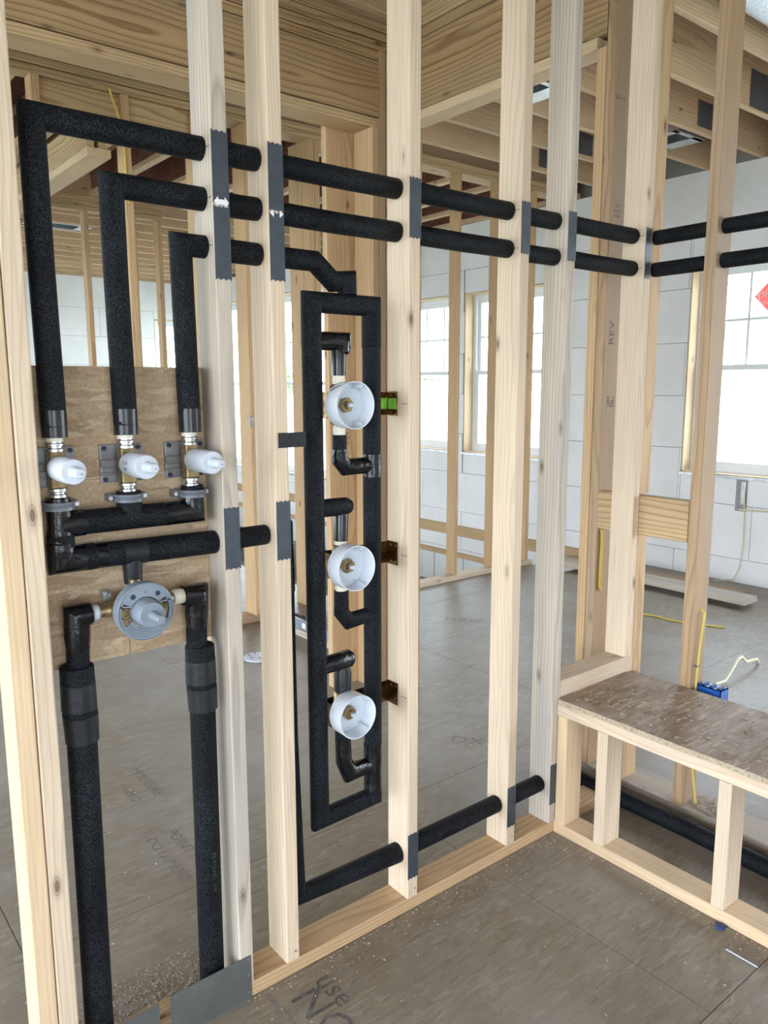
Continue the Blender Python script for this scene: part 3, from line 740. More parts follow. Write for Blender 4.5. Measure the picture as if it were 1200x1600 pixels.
# ================================================================== insulated pipes
YP = 1.578
def T(name, pts, r, mat, parent, n=28, ends=0.0, flat=(1, 1)):
    """a sleeve; ends: small rounding of its free ends"""
    P = [Vector(p) for p in pts]
    rr = list(r) if isinstance(r, (list, tuple)) else [r]*len(P)
    if ends:
        d0 = (P[1]-P[0]).normalized(); d1 = (P[-1]-P[-2]).normalized()
        P = [P[0], P[0]+d0*ends*0.35, P[0]+d0*ends] + P[1:-1] + [P[-1]-d1*ends, P[-1]-d1*ends*0.35, P[-1]]
        rr = [rr[0]*0.84, rr[0]*0.96, rr[0]] + rr[1:-1] + [rr[-1], rr[-1]*0.96, rr[-1]*0.84]
    return build(name, MB().tube(P, rr, n, True, flat), mat, parent, autosmooth=38)
def seam(pts, r, parent, up=(0, 0, 1)):
    pass
BAYS = [(0.8265, 0.9195), (0.9585, 1.3195), (1.3585, 1.7305), (1.7695, 1.9365), (1.9755, 2.3355)]
def row_z(k, i): return [1.9615, 1.8585][k] + [0.0015, -0.0005, 0.0005, -0.002, 0.0][i]
def upper_run(k, xv, label):
    z = [1.9625, 1.863][k]; root = thing('insulated_pipe', label, 'pipe', (xv, YP, 1.375), 'black foam covered pipes')
    T('foam_sleeve', [(xv+0.0015, YP, 1.400), (xv-0.002, YP, 1.70), (xv-0.002, YP, z), (0.7875, YP, z)], 0.0240, M['foam'], root, ends=0)
    T('tape_wrap', [(xv+0.0015, YP, 1.432), (xv+0.0015, YP, 1.380)], [0.0243, 0.0238], M['sheet'], root)
    for i, (a, b_) in enumerate(BAYS):
        zz = row_z(k, i)
        T('foam_sleeve', [(a, YP, zz+RND.uniform(-.001, .001)), ((a+b_)/2, YP, zz-0.001), (b_, YP, zz)], 0.0248, M['foam'], root, ends=0.006)
    zt = row_z(k, 4)
    T('foam_sleeve', [(2.42, 1.552, zt), (2.42, 1.3505, zt+0.001)], 0.0235, M['foam'], root, ends=0.004)
    T('foam_sleeve', [(2.42, 1.3115, zt+0.002), (2.42, 0.9385, zt+0.002)], 0.0235, M['foam'], root, ends=0.005)
    return root
r1 = upper_run(0, 0.457, 'uppermost black foam pipe, from the valve beside the end studs')
r2 = upper_run(1, 0.597, 'second black foam pipe from the top, rising from the middle valve')
r3 = thing('insulated_pipe', 'short black foam pipe from the valve nearest the greyed stud to the loop', 'pipe', (0.737, YP, 1.375), 'black foam covered pipes')
T('foam_sleeve', [(0.7385, YP, 1.400), (0.735, YP, 1.68), (0.734, YP, 1.767), (0.7875, YP, 1.767)], 0.0235, M['foam'], r3)
T('tape_wrap', [(0.7385, YP, 1.430), (0.7385, YP, 1.380)], [0.0238, 0.0235], M['sheet'], r3)
T('foam_sleeve', [(0.8265, YP, 1.765), (0.9195, YP, 1.764)], 0.0245, M['foam'], r3, ends=0.006)
T('foam_sleeve', [(0.9585, YP, 1.764), (1.066, YP, 1.764), (1.118, YP, 1.722), (1.160, YP, 1.727), (1.161, YP, 1.695)], 0.0235, M['foam'], r3)

# ---- loop with branches
lo = thing('pipe_loop', 'tall rectangular black foam pipe loop feeding the three frosted cups', 'pipe', (1.145, YP, 0.36))
xl, xr, zt, zb = 1.0555, 1.2345, 1.6715, 0.362
T('foam_sleeve', [(xl+0.001, YP, zb), (xl, YP, 1.62)], 0.0243, M['foam'], lo, n=32)
T('foam_sleeve', [(xl, YP, 1.57), (xl, YP, zt), (xr, YP, zt), (xr, YP, 1.57)], 0.0247, M['foam'], lo, n=32)
T('foam_sleeve', [(xr, YP, 1.60), (xr-0.001, YP, 0.40)], 0.0236, M['foam'], lo, n=32)
T('foam_sleeve', [(xl+0.001, YP, 0.45), (xl+0.001, YP, zb), (xr-0.002, YP, zb+0.004), (xr-0.002, YP, 0.44)], 0.0245, M['foam'], lo, n=32)
T('tape_wrap', [(xr-0.002, YP, 0.52), (xr-0.002, YP, 0.39)], 0.0252, M['tape'], lo)
T('tape_wrap', [(xr, YP, 1.305), (xr, YP, 1.247)], 0.0249, M['tape'], lo)
# first branch, taped
xc = 1.133
T('tape_wrap', [(xl, YP, 1.583), (1.140, YP-0.004, 1.583), (1.141, YP-0.004, 1.560), (1.141, YP-0.003, 1.555)], [0.022, 0.0225, 0.021, 0.016], M['tape'], lo)
T('tape_wrap', [(1.134, YP-0.003, 1.575), (1.133, YP-0.002, 1.560), (xc, YP, 1.502)], [0.013, 0.0185, 0.0175], M['sheet'], lo)
T('foam_sleeve', [(xc, YP, 1.358), (xc, YP, 1.315)], 0.0178, M['foam'], lo)
T('tape_wrap', [(xc, YP, 1.322), (xc-0.002, YP, 1.277), (xr, YP, 1.277)], [0.0182, 0.0235, 0.0205], M['tape'], lo) if False else \
    T('tape_wrap', [(xc, YP, 1.322), (xc+0.001, YP, 1.296), (xc+0.018, YP, 1.277), (xr, YP, 1.277)], [0.0185, 0.021, 0.0215, 0.0205], M['tape'], lo)
# second branch, foam
T('foam_sleeve', [(xl, YP, 1.180), (1.147, YP-0.003, 1.179), (1.160, YP-0.003, 1.177)], [0.0225, 0.0225, 0.017], M['foam'], lo)
T('tape_wrap', [(1.138, YP-0.002, 1.170), (1.135, YP, 1.155), (xc, YP, 1.092)], [0.014, 0.0185, 0.0180], M['sheet'], lo)
T('foam_sleeve', [(xc, YP, 0.963), (xc, YP, 0.905), (xc+0.022, YP, 0.878), (xr, YP, 0.884)], [0.0185, 0.0195, 0.0205, 0.0195], M['foam'], lo)
# third branch, taped
T('tape_wrap', [(xl, YP, 0.775), (1.152, YP-0.004, 0.780), (1.160, YP-0.004, 0.780)], [0.0225, 0.0235, 0.018], M['tape'], lo)
T('felt_wrap', [(1.136, YP-0.002, 0.765), (1.135, YP, 0.745), (1.134, YP, 0.695)], [0.015, 0.0225, 0.0215], M['felt'], lo)
T('foam_sleeve', [(xc, YP, 0.598), (xc, YP, 0.55)], 0.0205, M['foam'], lo)
T('tape_wrap', [(xc, YP, 0.562), (xc+0.002, YP, 0.50), (xc+0.020, YP, 0.461), (xr, YP, 0.461)], [0.0210, 0.0215, 0.024, 0.0200], M['tape'], lo)

# ---- body spray valves with frosted cups
def spray(z, label, rot=0, top_cut=None):
    root = thing('spray_valve', label, 'valve', (xc, YP, z), 'body spray valves in the loop')
    for dz in (1, -1):
        build('pipe_end', MB().lathe([(0.0150, 0.050*dz), (0.0150, 0.074*dz)], (xc, YP, z), 'z', 24), M['pex'], root)
        build('crimp_ring', MB().lathe([(0.0160, 0.058*dz), (0.0160, 0.063*dz)], (xc, YP, z), 'z', 24), M['pex'], root)
    build('valve_body', MB().lathe([(0.013, -0.05), (0.019, -0.045), (0.019, -0.015), (0.024, -0.01), (0.024, 0.01), (0.019, 0.015), (0.019, 0.045), (0.013, 0.05)], (xc, YP+0.006, z), 'z', 24), M['brass'], root)
    # open cup: back disc, wall with inner face
    prof = [(0.0545, -0.018), (0.0560, -0.022), (0.0570, -0.068), (0.0548, -0.068), (0.0532, -0.0225), (0.012, -0.0215), (0.012, -0.018)]
    cup = build('cup', MB().lathe(prof, (xc, YP, z), 'y', 64, close=True), M['cup'], root)
    # inner ribs
    for a in (math.radians(62+rot), math.radians(-62+rot)):
        ca, sa = math.cos(a), math.sin(a)
        mb = MB(); tx, tz = -sa*0.0012, ca*0.0012; y0_, y1_ = YP-0.062, YP-0.022
        p = [(xc+ca*0.046, z+sa*0.046), (xc+ca*0.0545, z+sa*0.0545)]
        vs = [(p[0][0]-tx, p[0][1]-tz), (p[1][0]-tx, p[1][1]-tz), (p[1][0]+tx, p[1][1]+tz), (p[0][0]+tx, p[0][1]+tz)]
        build('rib', mb.prism(vs, 'y', y0_, y1_), M['cup'], cup, autosmooth=0)
    hexp = [(xc+0.019*math.cos(math.pi/3*k+0.2), z+0.019*math.sin(math.pi/3*k+0.2)) for k in range(6)]
    build('hex_nut', MB().prism(hexp, 'y', YP-0.036, YP-0.020), M['brass'], root, bevel=0.0015)
    build('spindle', MB().lathe([(0.010, -0.036), (0.009, -0.043), (0.0, -0.043)] if False else [(0.010, -0.036), (0.009, -0.043)], (xc, YP, z), 'y', 20), M['brass'], root)
    build('spindle_tip', MB().box(xc-0.006, xc+0.006, YP-0.054, YP-0.043, z-0.0045, z+0.0045), M['whiteplastic'], root, bevel=0.002)
    return root
v1 = spray(1.431, 'topmost frosted white cup valve in the foam loop, with a black pen mark')
build('pen_mark', MB().tube([(xc+0.0566*math.cos(a_), YP-y_, 1.431+0.0566*math.sin(a_)) for a_, y_ in ((2.50, 0.030), (2.38, 0.037), (2.26, 0.045), (2.16, 0.052))], 0.0013, 8), M['ink'], v1)
v2 = spray(1.032, 'middle frosted white cup valve in the foam loop')
v3 = spray(0.644, 'lowest frosted white cup valve in the foam loop', rot=12)
for z, lab, gl in ((1.431, 'topmost gold zinc bracket bar, with a shiny green middle', True), (1.032, 'middle dark gold bracket bar behind the second cup', False), (0.636, 'lowest dark gold bracket bar behind the third cup', False)):
    b_ = thing('mount_bracket', lab, 'bracket', (1.14, 1.615, z), 'gold brackets across the loop bay')
    mb = MB().box(1.0960, 1.3185, 1.6175, 1.6195, z-0.030, z+0.030)
    build('cross_bar', mb, M['gold'], b_, bevel=0.0007, seg=1)
    for x0 in (1.0950, 1.3172):
        e = build('end_flange', MB().box(x0, x0+0.002, 1.575, 1.6195, z-0.032, z+0.032), M['gold'], b_, bevel=0.0008, seg=1)
        if x0 > 1.2:
            for yy, zz in ((1.584, 0.022), (1.604, 0.022), (1.584, -0.022), (1.604, -0.022)):
                build('screw_head', MB().lathe([(0.0045, 0.0), (0.003, -0.0022)], (x0, yy, z+zz), 'x', 12), M['gold'], e)
    if gl:
        build('green_panel', MB().box(1.27, 1.3165, 1.6163, 1.6174, z-0.014, z+0.014), M['green'], b_, autosmooth=0)
        build('green_panel', MB().box(1.3160, 1.3170, 1.579, 1.612, z-0.014, z+0.014), M['green'], b_, autosmooth=0)

# ---- three shut-off valves with white caps
def shutoff(x, label, low):
    root = thing('shutoff_valve', label, 'valve', (x, YP, 1.32), 'white capped shut-off valves')
    br = build('mount_plate', MB().box(x-0.045, x+0.045, 1.6045, 1.6105, 1.281, 1.36), M['bracket'], root, bevel=0.002)
    build('rib', MB().box(x-0.045, x+0.045, 1.5995, 1.6047, 1.312, 1.329), M['bracket'], br, bevel=0.0015, seg=1)
    build('rib', MB().box(x-0.045, x+0.045, 1.6015, 1.6047, 1.297, 1.302), M['bracket'], br, bevel=0.001, seg=1)
    for dx in (-0.036, 0.036):
        for z in (1.288, 1.352):
            build('bolt', MB().lathe([(0.0048, -0.004), (0.0048, -0.001), (0.004, -0.0)], (x+dx, 1.6045, z), 'y', 14), M['ink'], br)
    build('pipe_end', MB().lathe([(0.016, 1.372), (0.016, 1.381)], (x, YP, 0), 'z', 24), M['pex'], root)
    build('fitting', MB().lathe([(0.0135, 1.352), (0.0175, 1.353), (0.0175, 1.358), (0.0145, 1.360), (0.0145, 1.3635), (0.0175, 1.3645), (0.0175, 1.368), (0.015, 1.370), (0.015, 1.373)], (x, YP, 0), 'z', 28), M['steel'], root)
    build('valve_body', MB().box(x-0.0145, x+0.0145, YP-0.0145, YP+0.0145, 1.282, 1.354).lathe([(0.0185, 0.010), (0.0185, -0.024)], (x, YP, 1.32), 'y', 24), M['brass'], root, bevel=0.002, seg=1)
    build('fitting', MB().lathe([(0.0135, 1.262), (0.0175, 1.264), (0.0175, 1.269), (0.0145, 1.271), (0.0145, 1.274), (0.0178, 1.276), (0.0178, 1.281), (0.014, 1.283)], (x, YP, 0), 'z', 28), M['steel'], root)
    cap = build('cap', MB().lathe([(0.0238, 1.556-YP), (0.0245, 1.553-YP), (0.0240, 1.474-YP), (0.0225, 1.4715-YP), (0.012, 1.4710-YP)], (x, YP, 1.3215), 'y', 44), M['whiteplastic'], root)
    build('cap_stem', MB().lathe([(0.0120, 1.4712-YP), (0.0105, 1.4690-YP), (0.0092, 1.4360-YP), (0.0080, 1.4345-YP)], (x, YP, 1.3215), 'y', 28), M['whiteplastic'], cap)
    build('centre_pin', MB().lathe([(0.0012, 1.4344-YP), (0.0012, 1.4338-YP)], (x+0.002, YP, 1.3205), 'y', 8), M['ink'], cap)
    return root, cap
s1, _ = shutoff(0.457, 'white capped brass valve beside the end studs', 1)
s2, cap2 = shutoff(0.596, 'middle white capped brass valve, with small print on its cap', 0)
s3, _ = shutoff(0.736, 'white capped brass valve next to the greyed stud', 0)
def cap_print(x, y):
    a = math.pi + 0.35 - y/0.0246
    return (0.596+0.0247*math.cos(a), 1.528+x, 1.3215+0.0247*math.sin(a)) if False else (0.596-0.0247*math.cos(y/0.0246-0.15), 1.525-x, 1.3215+0.0247*math.sin(y/0.0246-0.15))
for k, s_ in enumerate(('ROUGH', 'TRIM', 'HERE')[:2]):
    text_mesh('small_print', ('1/2 IN', 'CAP')[k], 0.010, lambda x, y, k=k: cap_print(x, y+0.006-0.012*k), M['ink'], cap2)

# ---- lower manifold and return
mf = thing('insulated_pipe', 'thick black foam manifold under the three valves, with a long return to the greyed stud', 'pipe', (0.457, YP, 1.137), 'black foam covered pipes')
T('tape_wrap', [(0.457, YP, 1.262), (0.457, YP, 1.205), (0.455, YP, 1.175)], [0.0235, 0.0245, 0.026], M['tape'], mf)
T('foam_sleeve', [(0.456, YP, 1.19), (0.456, YP, 1.165)], 0.0262, M['foam'], mf)
T('tape_wrap', [(0.455, YP, 1.172), (0.455, YP, 1.138), (0.540, YP, 1.138)], 0.0266, M['tape'], mf)
T('foam_sleeve', [(0.50, YP, 1.138), (0.5195, YP, 1.138)], 0.0270, M['foam'], mf)
T('foam_sleeve', [(0.535, YP, 1.138), (0.7875, YP, 1.133)], 0.0258, M['foam'], mf, ends=0.004)
T('tape_wrap', [(0.456, YP, 1.209), (0.503, YP, 1.209)], [0.027, 0.0262], M['tape'], mf)
T('foam_sleeve', [(0.50, YP, 1.209), (0.715, YP, 1.208)], 0.0245, M['foam'], mf)
T('tape_wrap', [(0.672, YP, 1.208), (0.738, YP, 1.208), (0.738, YP, 1.258)], [0.0248, 0.0248, 0.0225], M['tape'], mf)
T('foam_sleeve', [(0.738, YP, 1.255), (0.738, YP, 1.265)], 0.0228, M['foam'], mf)
T('foam_sleeve', [(0.597, YP, 1.205), (0.597, YP, 1.264)], [0.026, 0.0245], M['foam'], mf)
T('felt_wrap', [(0.597, YP, 1.134), (0.5965, YP, 1.070)], [0.0215, 0.0185], M['felt'], mf)
T('felt_wrap', [(0.575, YP, 1.1365), (0.625, YP, 1.1355)], 0.0264, M['felt'], mf)
T('foam_sleeve', [(0.8265, YP, 1.134), (0.9195, YP, 1.134)], 0.0235, M['foam'], mf, ends=0.006)
T('foam_sleeve', [(0.9585, YP+0.02, 1.134), (0.9855, YP+0.03, 1.134), (0.9875, YP+0.03, 0.60), (0.988, YP+0.01, 0.167), (1.3195, YP, 0.162)], [0.022, 0.022, 0.022, 0.023, 0.0285], M['foam'], mf)
T('tape_wrap', [(0.9862, YP+0.03, 1.10), (0.9872, YP+0.03, 0.98)], 0.0232, M['tape'], mf)
for (a, b_, z) in ((1.3585, 1.7305, 0.1655), (1.7695, 1.9365, 0.1655)):
    T('foam_sleeve', [(a, YP, z), (b_, YP, z)], 0.0268, M['foam'], mf, ends=0.005)
T('foam_sleeve', [(1.9755, YP, 0.165), (2.06, YP+0.03, 0.150), (2.16, 1.70, 0.085), (2.262, 1.80, 0.034), (2.2745, 1.74, 0.0318), (2.275, 1.2, 0.0318)], 0.029, M['foam'], mf)
T('foam_sleeve', [(2.275, 1.201, 0.0300), (2.270, 0.95, 0.0305), (2.272, 0.5, 0.0305), (2.275, -0.9, 0.0305)], 0.0290, M['foam'], mf)
def clamp(x, z, side, label):
    root = thing('pipe_clamp', label, 'clamp', (x, YP, z), 'grey pipe clamps under the valves')
    prof = [(0.0262, -0.008), (0.0292, -0.008), (0.0292, -0.002), (0.0278, 0.0), (0.0292, 0.002), (0.0292, 0.008), (0.0262, 0.008)]
    build('band', MB().lathe(prof, (x, YP, z), 'z', 40, close=True), M['clamp'], root)
    for sg in (-1, 1):
        ear = build('ear', MB().box(*sorted((x+sg*0.026, x+sg*0.040)), 1.584, 1.6105, z-0.008, z+0.008), M['clamp'], root, bevel=0.003)
        build('screw_head', MB().lathe([(0.0055, 0.0), (0.0045, -0.003)], (x+sg*0.036, 1.584, z), 'y', 14), M['steel'], ear)
clamp(0.457, 1.247, 1, 'grey pipe clamp under the valve beside the end studs')
clamp(0.597, 1.251, 1, 'grey pipe clamp under the middle valve')
clamp(0.738, 1.248, -1, 'grey pipe clamp under the valve next to the greyed stud')

# ---- mixing valve
CX, CZ = 0.594, 1.023
mv = thing('mixing_valve', 'round grey plastic mixing valve with brass body and lettering below its centre', 'valve', (CX, 1.53, CZ))
def ring_with_windows():
    """round guard plate: rim, solid upper field, lower lettering field, two side windows, centre hole"""
    mb = MB(); y0_, y1_ = 1.511, 1.515; R = 0.0585; n = 96
    def rin(a):      # inner radius of the solid field as a function of angle (0 = +x, ccw)
        d = math.degrees(a) % 360
        if 27 <= d <= 153: return 0.031
        if 207 <= d <= 333: return 0.031
        return 0.0505
    v = []
    for k in range(n):
        a = 2*math.pi*k/n; ri = rin(a); v.append((a, ri))
    for k in range(n):
        a0, r0 = v[k]; a1, _ = v[(k+1) % n]; 
        pts = [(CX+r0*math.cos(a0), CZ+r0*math.sin(a0)), (CX+R*math.cos(a0), CZ+R*math.sin(a0)), (CX+R*math.cos(a1), CZ+R*math.sin(a1)), (CX+r0*math.cos(a1), CZ+r0*math.sin(a1))]
        mb.prism(pts, 'y', y0_, y1_)
    return mb
gp = build('guard_plate', ring_with_windows(), M['greyplastic'], mv, autosmooth=0)
build('rim', MB().lathe([(0.0585, 1.508), (0.0600, 1.509), (0.0600, 1.534), (0.0570, 1.534), (0.0575, 1.509)], (CX, 0, CZ), 'y', 64, close=True), M['greyplastic'], mv)
for sg in (-1, 1):   # thin bars across the side windows
    mb = MB(); a = math.radians(22)
    p0 = (CX+sg*0.029, CZ+0.014); p1 = (CX+sg*0.053, CZ+0.017)
    mb.prism([(p0[0], p0[1]-0.0015), (p1[0], p1[1]-0.0015), (p1[0], p1[1]+0.0015), (p0[0], p0[1]+0.0015)], 'y', 1.511, 1.516)
    build('window_bar', mb, M['greyplastic'], gp)
for x, z, r in ((CX-0.025, CZ+0.034, 0.0055), (CX+0.027, CZ+0.034, 0.0055), (CX+0.001, CZ+0.0405, 0.0028)):
    build('screw_hole', MB().lathe([(r, 1.5105), (r*0.9, 1.5108)], (x, 0, z), 'y', 20), M['ink'] if r > 0.004 else M['clamp'], gp)
build('valve_barrel', MB().lathe([(0.0285, 1.56), (0.0285, 1.508), (0.0265, 1.505), (0.0262, 1.478), (0.0250, 1.4765)], (CX, 0, CZ), 'y', 44), M['greyplastic'], mv)
build('valve_stem', MB().lathe([(0.0100, 1.4768), (0.0092, 1.4742), (0.0084, 1.433), (0.0072, 1.4318)], (CX, 0, CZ), 'y', 28), M['greyplastic'], mv)
build('brass_body', MB().lathe([(0.0135, -0.042), (0.0155, -0.030), (0.0155, 0.030), (0.0135, 0.042)], (CX, 1.560, CZ+0.001), 'x', 28)
      .lathe([(0.026, 1.542), (0.026, 1.590)], (CX, 0, CZ), 'y', 32).lathe([(0.012, 0.0), (0.012, 0.048)], (CX, 1.565, CZ+0.01), 'z', 24), M['brass'], mv)
for sg in (-1, 1):
    build('check_stop', MB().lathe([(0.0125, 1.555), (0.0125, 1.526), (0.0105, 1.524), (0.0105, 1.522), (0.006, 1.522), (0.0055, 1.525)], (CX+sg*0.0375, 0, CZ-0.001), 'y', 28), M['brass'], mv)
build('inlet_neck', MB().lathe([(0.0125, -0.086), (0.0125, -0.066), (0.0145, -0.062), (0.0145, -0.04)], (CX, 1.565, CZ+0.001), 'x', 24), M['brass'], mv)
build('inlet_neck', MB().lathe([(0.0125, 0.061), (0.0145, 0.063), (0.0125, 0.066), (0.0125, 0.09)], (CX, 1.565, CZ+0.003), 'x', 24), M['steel'], mv)
build('pipe_ring', MB().lathe([(0.0150, -0.091), (0.0165, -0.089), (0.0165, -0.080), (0.0150, -0.078)], (CX, 1.565, CZ+0.001), 'x', 24), M['whiteplastic'], mv)
build('pipe_ring', MB().lathe([(0.0150, 0.082), (0.0165, 0.084), (0.0165, 0.104), (0.0150, 0.106)], (CX, 1.565, CZ+0.004), 'x', 24), M['pex'], mv)
build('fitting', MB().lathe([(0.0135, -0.112), (0.0150, -0.108), (0.0150, -0.098), (0.0135, -0.094), (0.0135, -0.088)], (CX, 1.565, CZ+0.001), 'x', 24), M['steel'], mv)
build('screw_tab', MB().box(0.535, 0.553, 1.585, 1.6105, CZ+0.018, CZ+0.036).lathe([(0.0055, 1.585), (0.0055, 1.579)], (0.545, 0, CZ+0.029), 'y', 8), M['galv'], mv, bevel=0.0015, seg=1)
def arc(r, off=0.0):
    def f(x, y): 
        a = -math.pi/2 + off + x/r
        rr = r - y
        return (CX+rr*math.cos(a), 1.5106, CZ+rr*math.sin(a))
    return f
text_mesh('lettering', 'IMPORTANT', 0.0062, arc(0.0385, -0.12), M['ink'], gp)
text_mesh('lettering', 'THE SURFACE MUST BE FLUSH WITH FINISHED WALL', 0.0040, arc(0.0430, 0.12), M['ink'], gp)
text_mesh('lettering', 'THIS SURFACE MUST NOT BE MORE THAN 1/4 IN. ABOVE WALL', 0.0040, arc(0.0480, 0.10), M['ink'], gp)
text_mesh('lettering', 'THIS SURFACE MAY EXTEND BELOW FINISHED WALL SURFACE', 0.0040, arc(0.0535, 0.12), M['ink'], gp)

# ---- two supply risers
def riser(x_neck, x_el, x_pipe, zt_, r_thin, z_th0, z_th1, r_thick, r_low, label, sgn):
    root = thing('insulated_riser', label, 'pipe', (x_pipe, YP, 0.0), 'black foam covered pipes')
    T('tape_wrap', [(x_neck, YP-0.012, zt_), (x_el, YP-0.010, zt_-0.003), (x_el, YP-0.006, zt_-0.045), (x_el, YP-0.004, zt_-0.075)], [0.0215, 0.0255, 0.0255, 0.0235], M['tape'], root)
    T('foam_sleeve', [(x_el, YP-0.004, zt_-0.06), (x_el, YP, z_th1-0.02)], r_thin, M['foam'], root)
    dz = z_th1-z_th0
    T('foam_collar', [(x_pipe, YP, z_th1), (x_pipe, YP, z_th1-dz*0.5), (x_pipe+0.002, YP, z_th0)], [r_thick*0.97, r_thick, r_thick*0.93], M['foam'], root, ends=0.004)
    T('felt_wrap', [(x_pipe, YP, z_th1-dz*0.22), (x_pipe, YP, z_th1-dz*0.55)], [r_thick*1.005, r_thick*1.025], M['felt'], root)
    T('felt_wrap', [(x_pipe+0.001, YP, z_th1-dz*0.63), (x_pipe+0.002, YP, z_th0+0.004)], [r_thick*1.02, r_thick*0.97], M['felt'], root)
    T('foam_sleeve', [(x_pipe+0.001, YP, z_th0+0.01), (x_pipe-0.003, YP, 0.0385)], r_low, M['foam'], root)
    return root
riser(0.502, 0.4735, 0.470, 1.026, 0.0225, 0.752, 0.918, 0.0345, 0.0300, 'tall black foam riser left of the grey mixing valve', -1)
riser(0.700, 0.733, 0.740, 1.026, 0.0230, 0.748, 0.905, 0.0335, 0.0290, 'tall black foam riser right of the grey mixing valve', 1)
fg = text_mesh('foam_print', 'PE FOAM  3/4', 0.017, lambda x, y: (0.736+y*0.8, YP-0.0292, 0.36-x), simple('green_foam_print', (0.035, 0.05, 0.02), 0.7), bpy.data.objects['insulated_riser.001'])

# black tape strip stuck to the stud beside the loop
tag(build('tape_strip', MB().box(0.930, 1.004, Y0-0.0022, Y0-0.0006, 1.338, 1.372), M['felt'], autosmooth=0), 'short black tape strip stuck across the smooth pale stud', 'tape')

# ================================================================== small things
# yellow cable on the brown stud behind the bench
yc = build('yellow_cable', MB().tube([(2.428, 1.316, 0.735), (2.428, 1.300, 0.725), (2.424, 1.303, 0.66), (2.416, 1.304, 0.60), (2.410, 1.304, 0.52), (2.404, 1.304, 0.44), (2.404, 1.304, 0.25), (2.412, 1.301, 0.17), (2.420, 1.285, 0.05)], 0.0055, 8, flat=(1, 0.6)), M['yellow'])
tag(yc, 'yellow cable running down the brown stud behind the bench', 'cable')
for z in (0.54, 0.21): build('staple', MB().box(2.394, 2.420, 1.297, 1.3115, z, z+0.003), M['bracket'], yc, autosmooth=0)
yc2 = build('yellow_cable', MB().tube([(2.40, 1.700, 0.955), (2.403, 1.700, 0.90), (2.400, 1.699, 0.82), (2.400, 1.699, 0.74), (2.409, 1.700, 0.725)], 0.006, 8), M['yellow'])
tag(yc2, 'yellow cable clipped beside the pale bench corner stud', 'cable')
bb = thing('outlet_box', 'blue plastic outlet box nailed low behind the bench top', 'electrical box', (2.45, 1.25, 0.37))
mb = MB().box(2.425, 2.428, 1.225, 1.3115, 0.36, 0.472).box(2.425, 2.475, 1.225, 1.228, 0.36, 0.472).box(2.425, 2.475, 1.309, 1.3115, 0.36, 0.472).box(2.425, 2.475, 1.225, 1.3115, 0.469, 0.472).box(2.425, 2.475, 1.225, 1.3115, 0.36, 0.363).box(2.472, 2.475, 1.225, 1.3115, 0.36, 0.472)
build('box_shell', mb, M['blue'], bb, autosmooth=0)
for y in (1.238, 1.265, 1.292): build('clamp_tab', MB().box(2.432, 2.465, y-0.006, y+0.006, 0.472, 0.477), M['navy'], bb, bevel=0.001, seg=1)
# cables on the room floor
c1 = build('yellow_cable', MB().tube([(4.30, 2.97, 0.006), (4.38, 2.84, 0.006), (4.44, 2.72, 0.006), (4.43, 2.60, 0.006), (4.46, 2.48, 0.006), (4.55, 2.3, 0.006)], 0.006, 8), M['yellow'])
tag(c1, 'yellow cable lying on the floor of the far room', 'cable')
c2 = build('cream_cable', MB().tube([(4.10, 1.876, 0.0), (4.07, 1.872, 0.03), (4.00, 1.86, 0.045), (3.93, 1.86, 0.05), (3.92, 1.88, 0.075), (3.86, 1.87, 0.08), (3.76, 1.85, 0.05), (3.68, 1.84, 0.015), (3.60, 1.84, 0.02), (3.50, 1.83, 0.007), (3.3, 1.80, 0.007)], 0.008, 8), M['cream'])
tag(c2, 'pale yellow cable looping out of a hole in the floor behind the bench', 'cable')
# long boards on the floor by the foam wall
def loose(x0, x1, y0, y1, z0, z1, mat, lab): return tag(lumber('loose_board', x0, x1, y0, y1, z0, z1, mat), lab, 'board', 'loose boards by the foam wall')
loose(5.02, 5.20, 2.42, 4.05, 0.030, 0.068, M['pale2'], 'long grey board lying flat on the floor before the foam wall')
loose(5.23, 5.45, 2.60, 4.15, 0.0, 0.030, M['brown'], 'dark board lying beside the long grey board on the floor')
for y in (2.75, 3.6): tag(lumber('spacer_block', 5.05, 5.17, y, y+0.06, 0.0, 0.029, M['brown'], axis='x'), 'small spacer block under the long grey floor board', 'board', 'spacer blocks under the floor board')
loose(5.35, 5.60, 4.0, 4.02+0.01, 0.0, 0.01, M['brown'], 'scrap of board at the edge of the floor opening') if False else None
# electrical box and conduit cut into the foam wall
eb = thing('wall_box', 'grey metal box set in the foam wall under the window', 'electrical box', (XE, 2.83, 0.6))
build('box_recess', MB().box(XE-0.0035, XE-0.0015, 2.79, 2.875, 0.545, 0.79), M['bracket'], eb, autosmooth=0)
build('box_body', MB().box(XE-0.012, XE-0.002, 2.80, 2.835, 0.60, 0.77), M['galv'], eb, bevel=0.003)
wc = build('cream_cable', MB().tube([(XE-0.015, 2.805, 0.70), (XE-0.02, 2.790, 0.50), (XE-0.02, 2.785, 0.30), (XE-0.02, 2.80, 0.12), (XE-0.03, 2.84, 0.02), (XE-0.10, 2.95, 0.006)], 0.0045, 8), M['cream'])
tag(wc, 'thin cream cable hanging down the foam wall to the floor', 'cable')
wc2 = build('cream_cable', MB().tube([(XE-0.014, 2.84, 0.560), (XE-0.012, 2.76, 0.560), (XE-0.010, 2.3, 0.585)], 0.007, 8), M['cream'])
tag(wc2, 'cream cable running sideways from the wall box', 'cable')
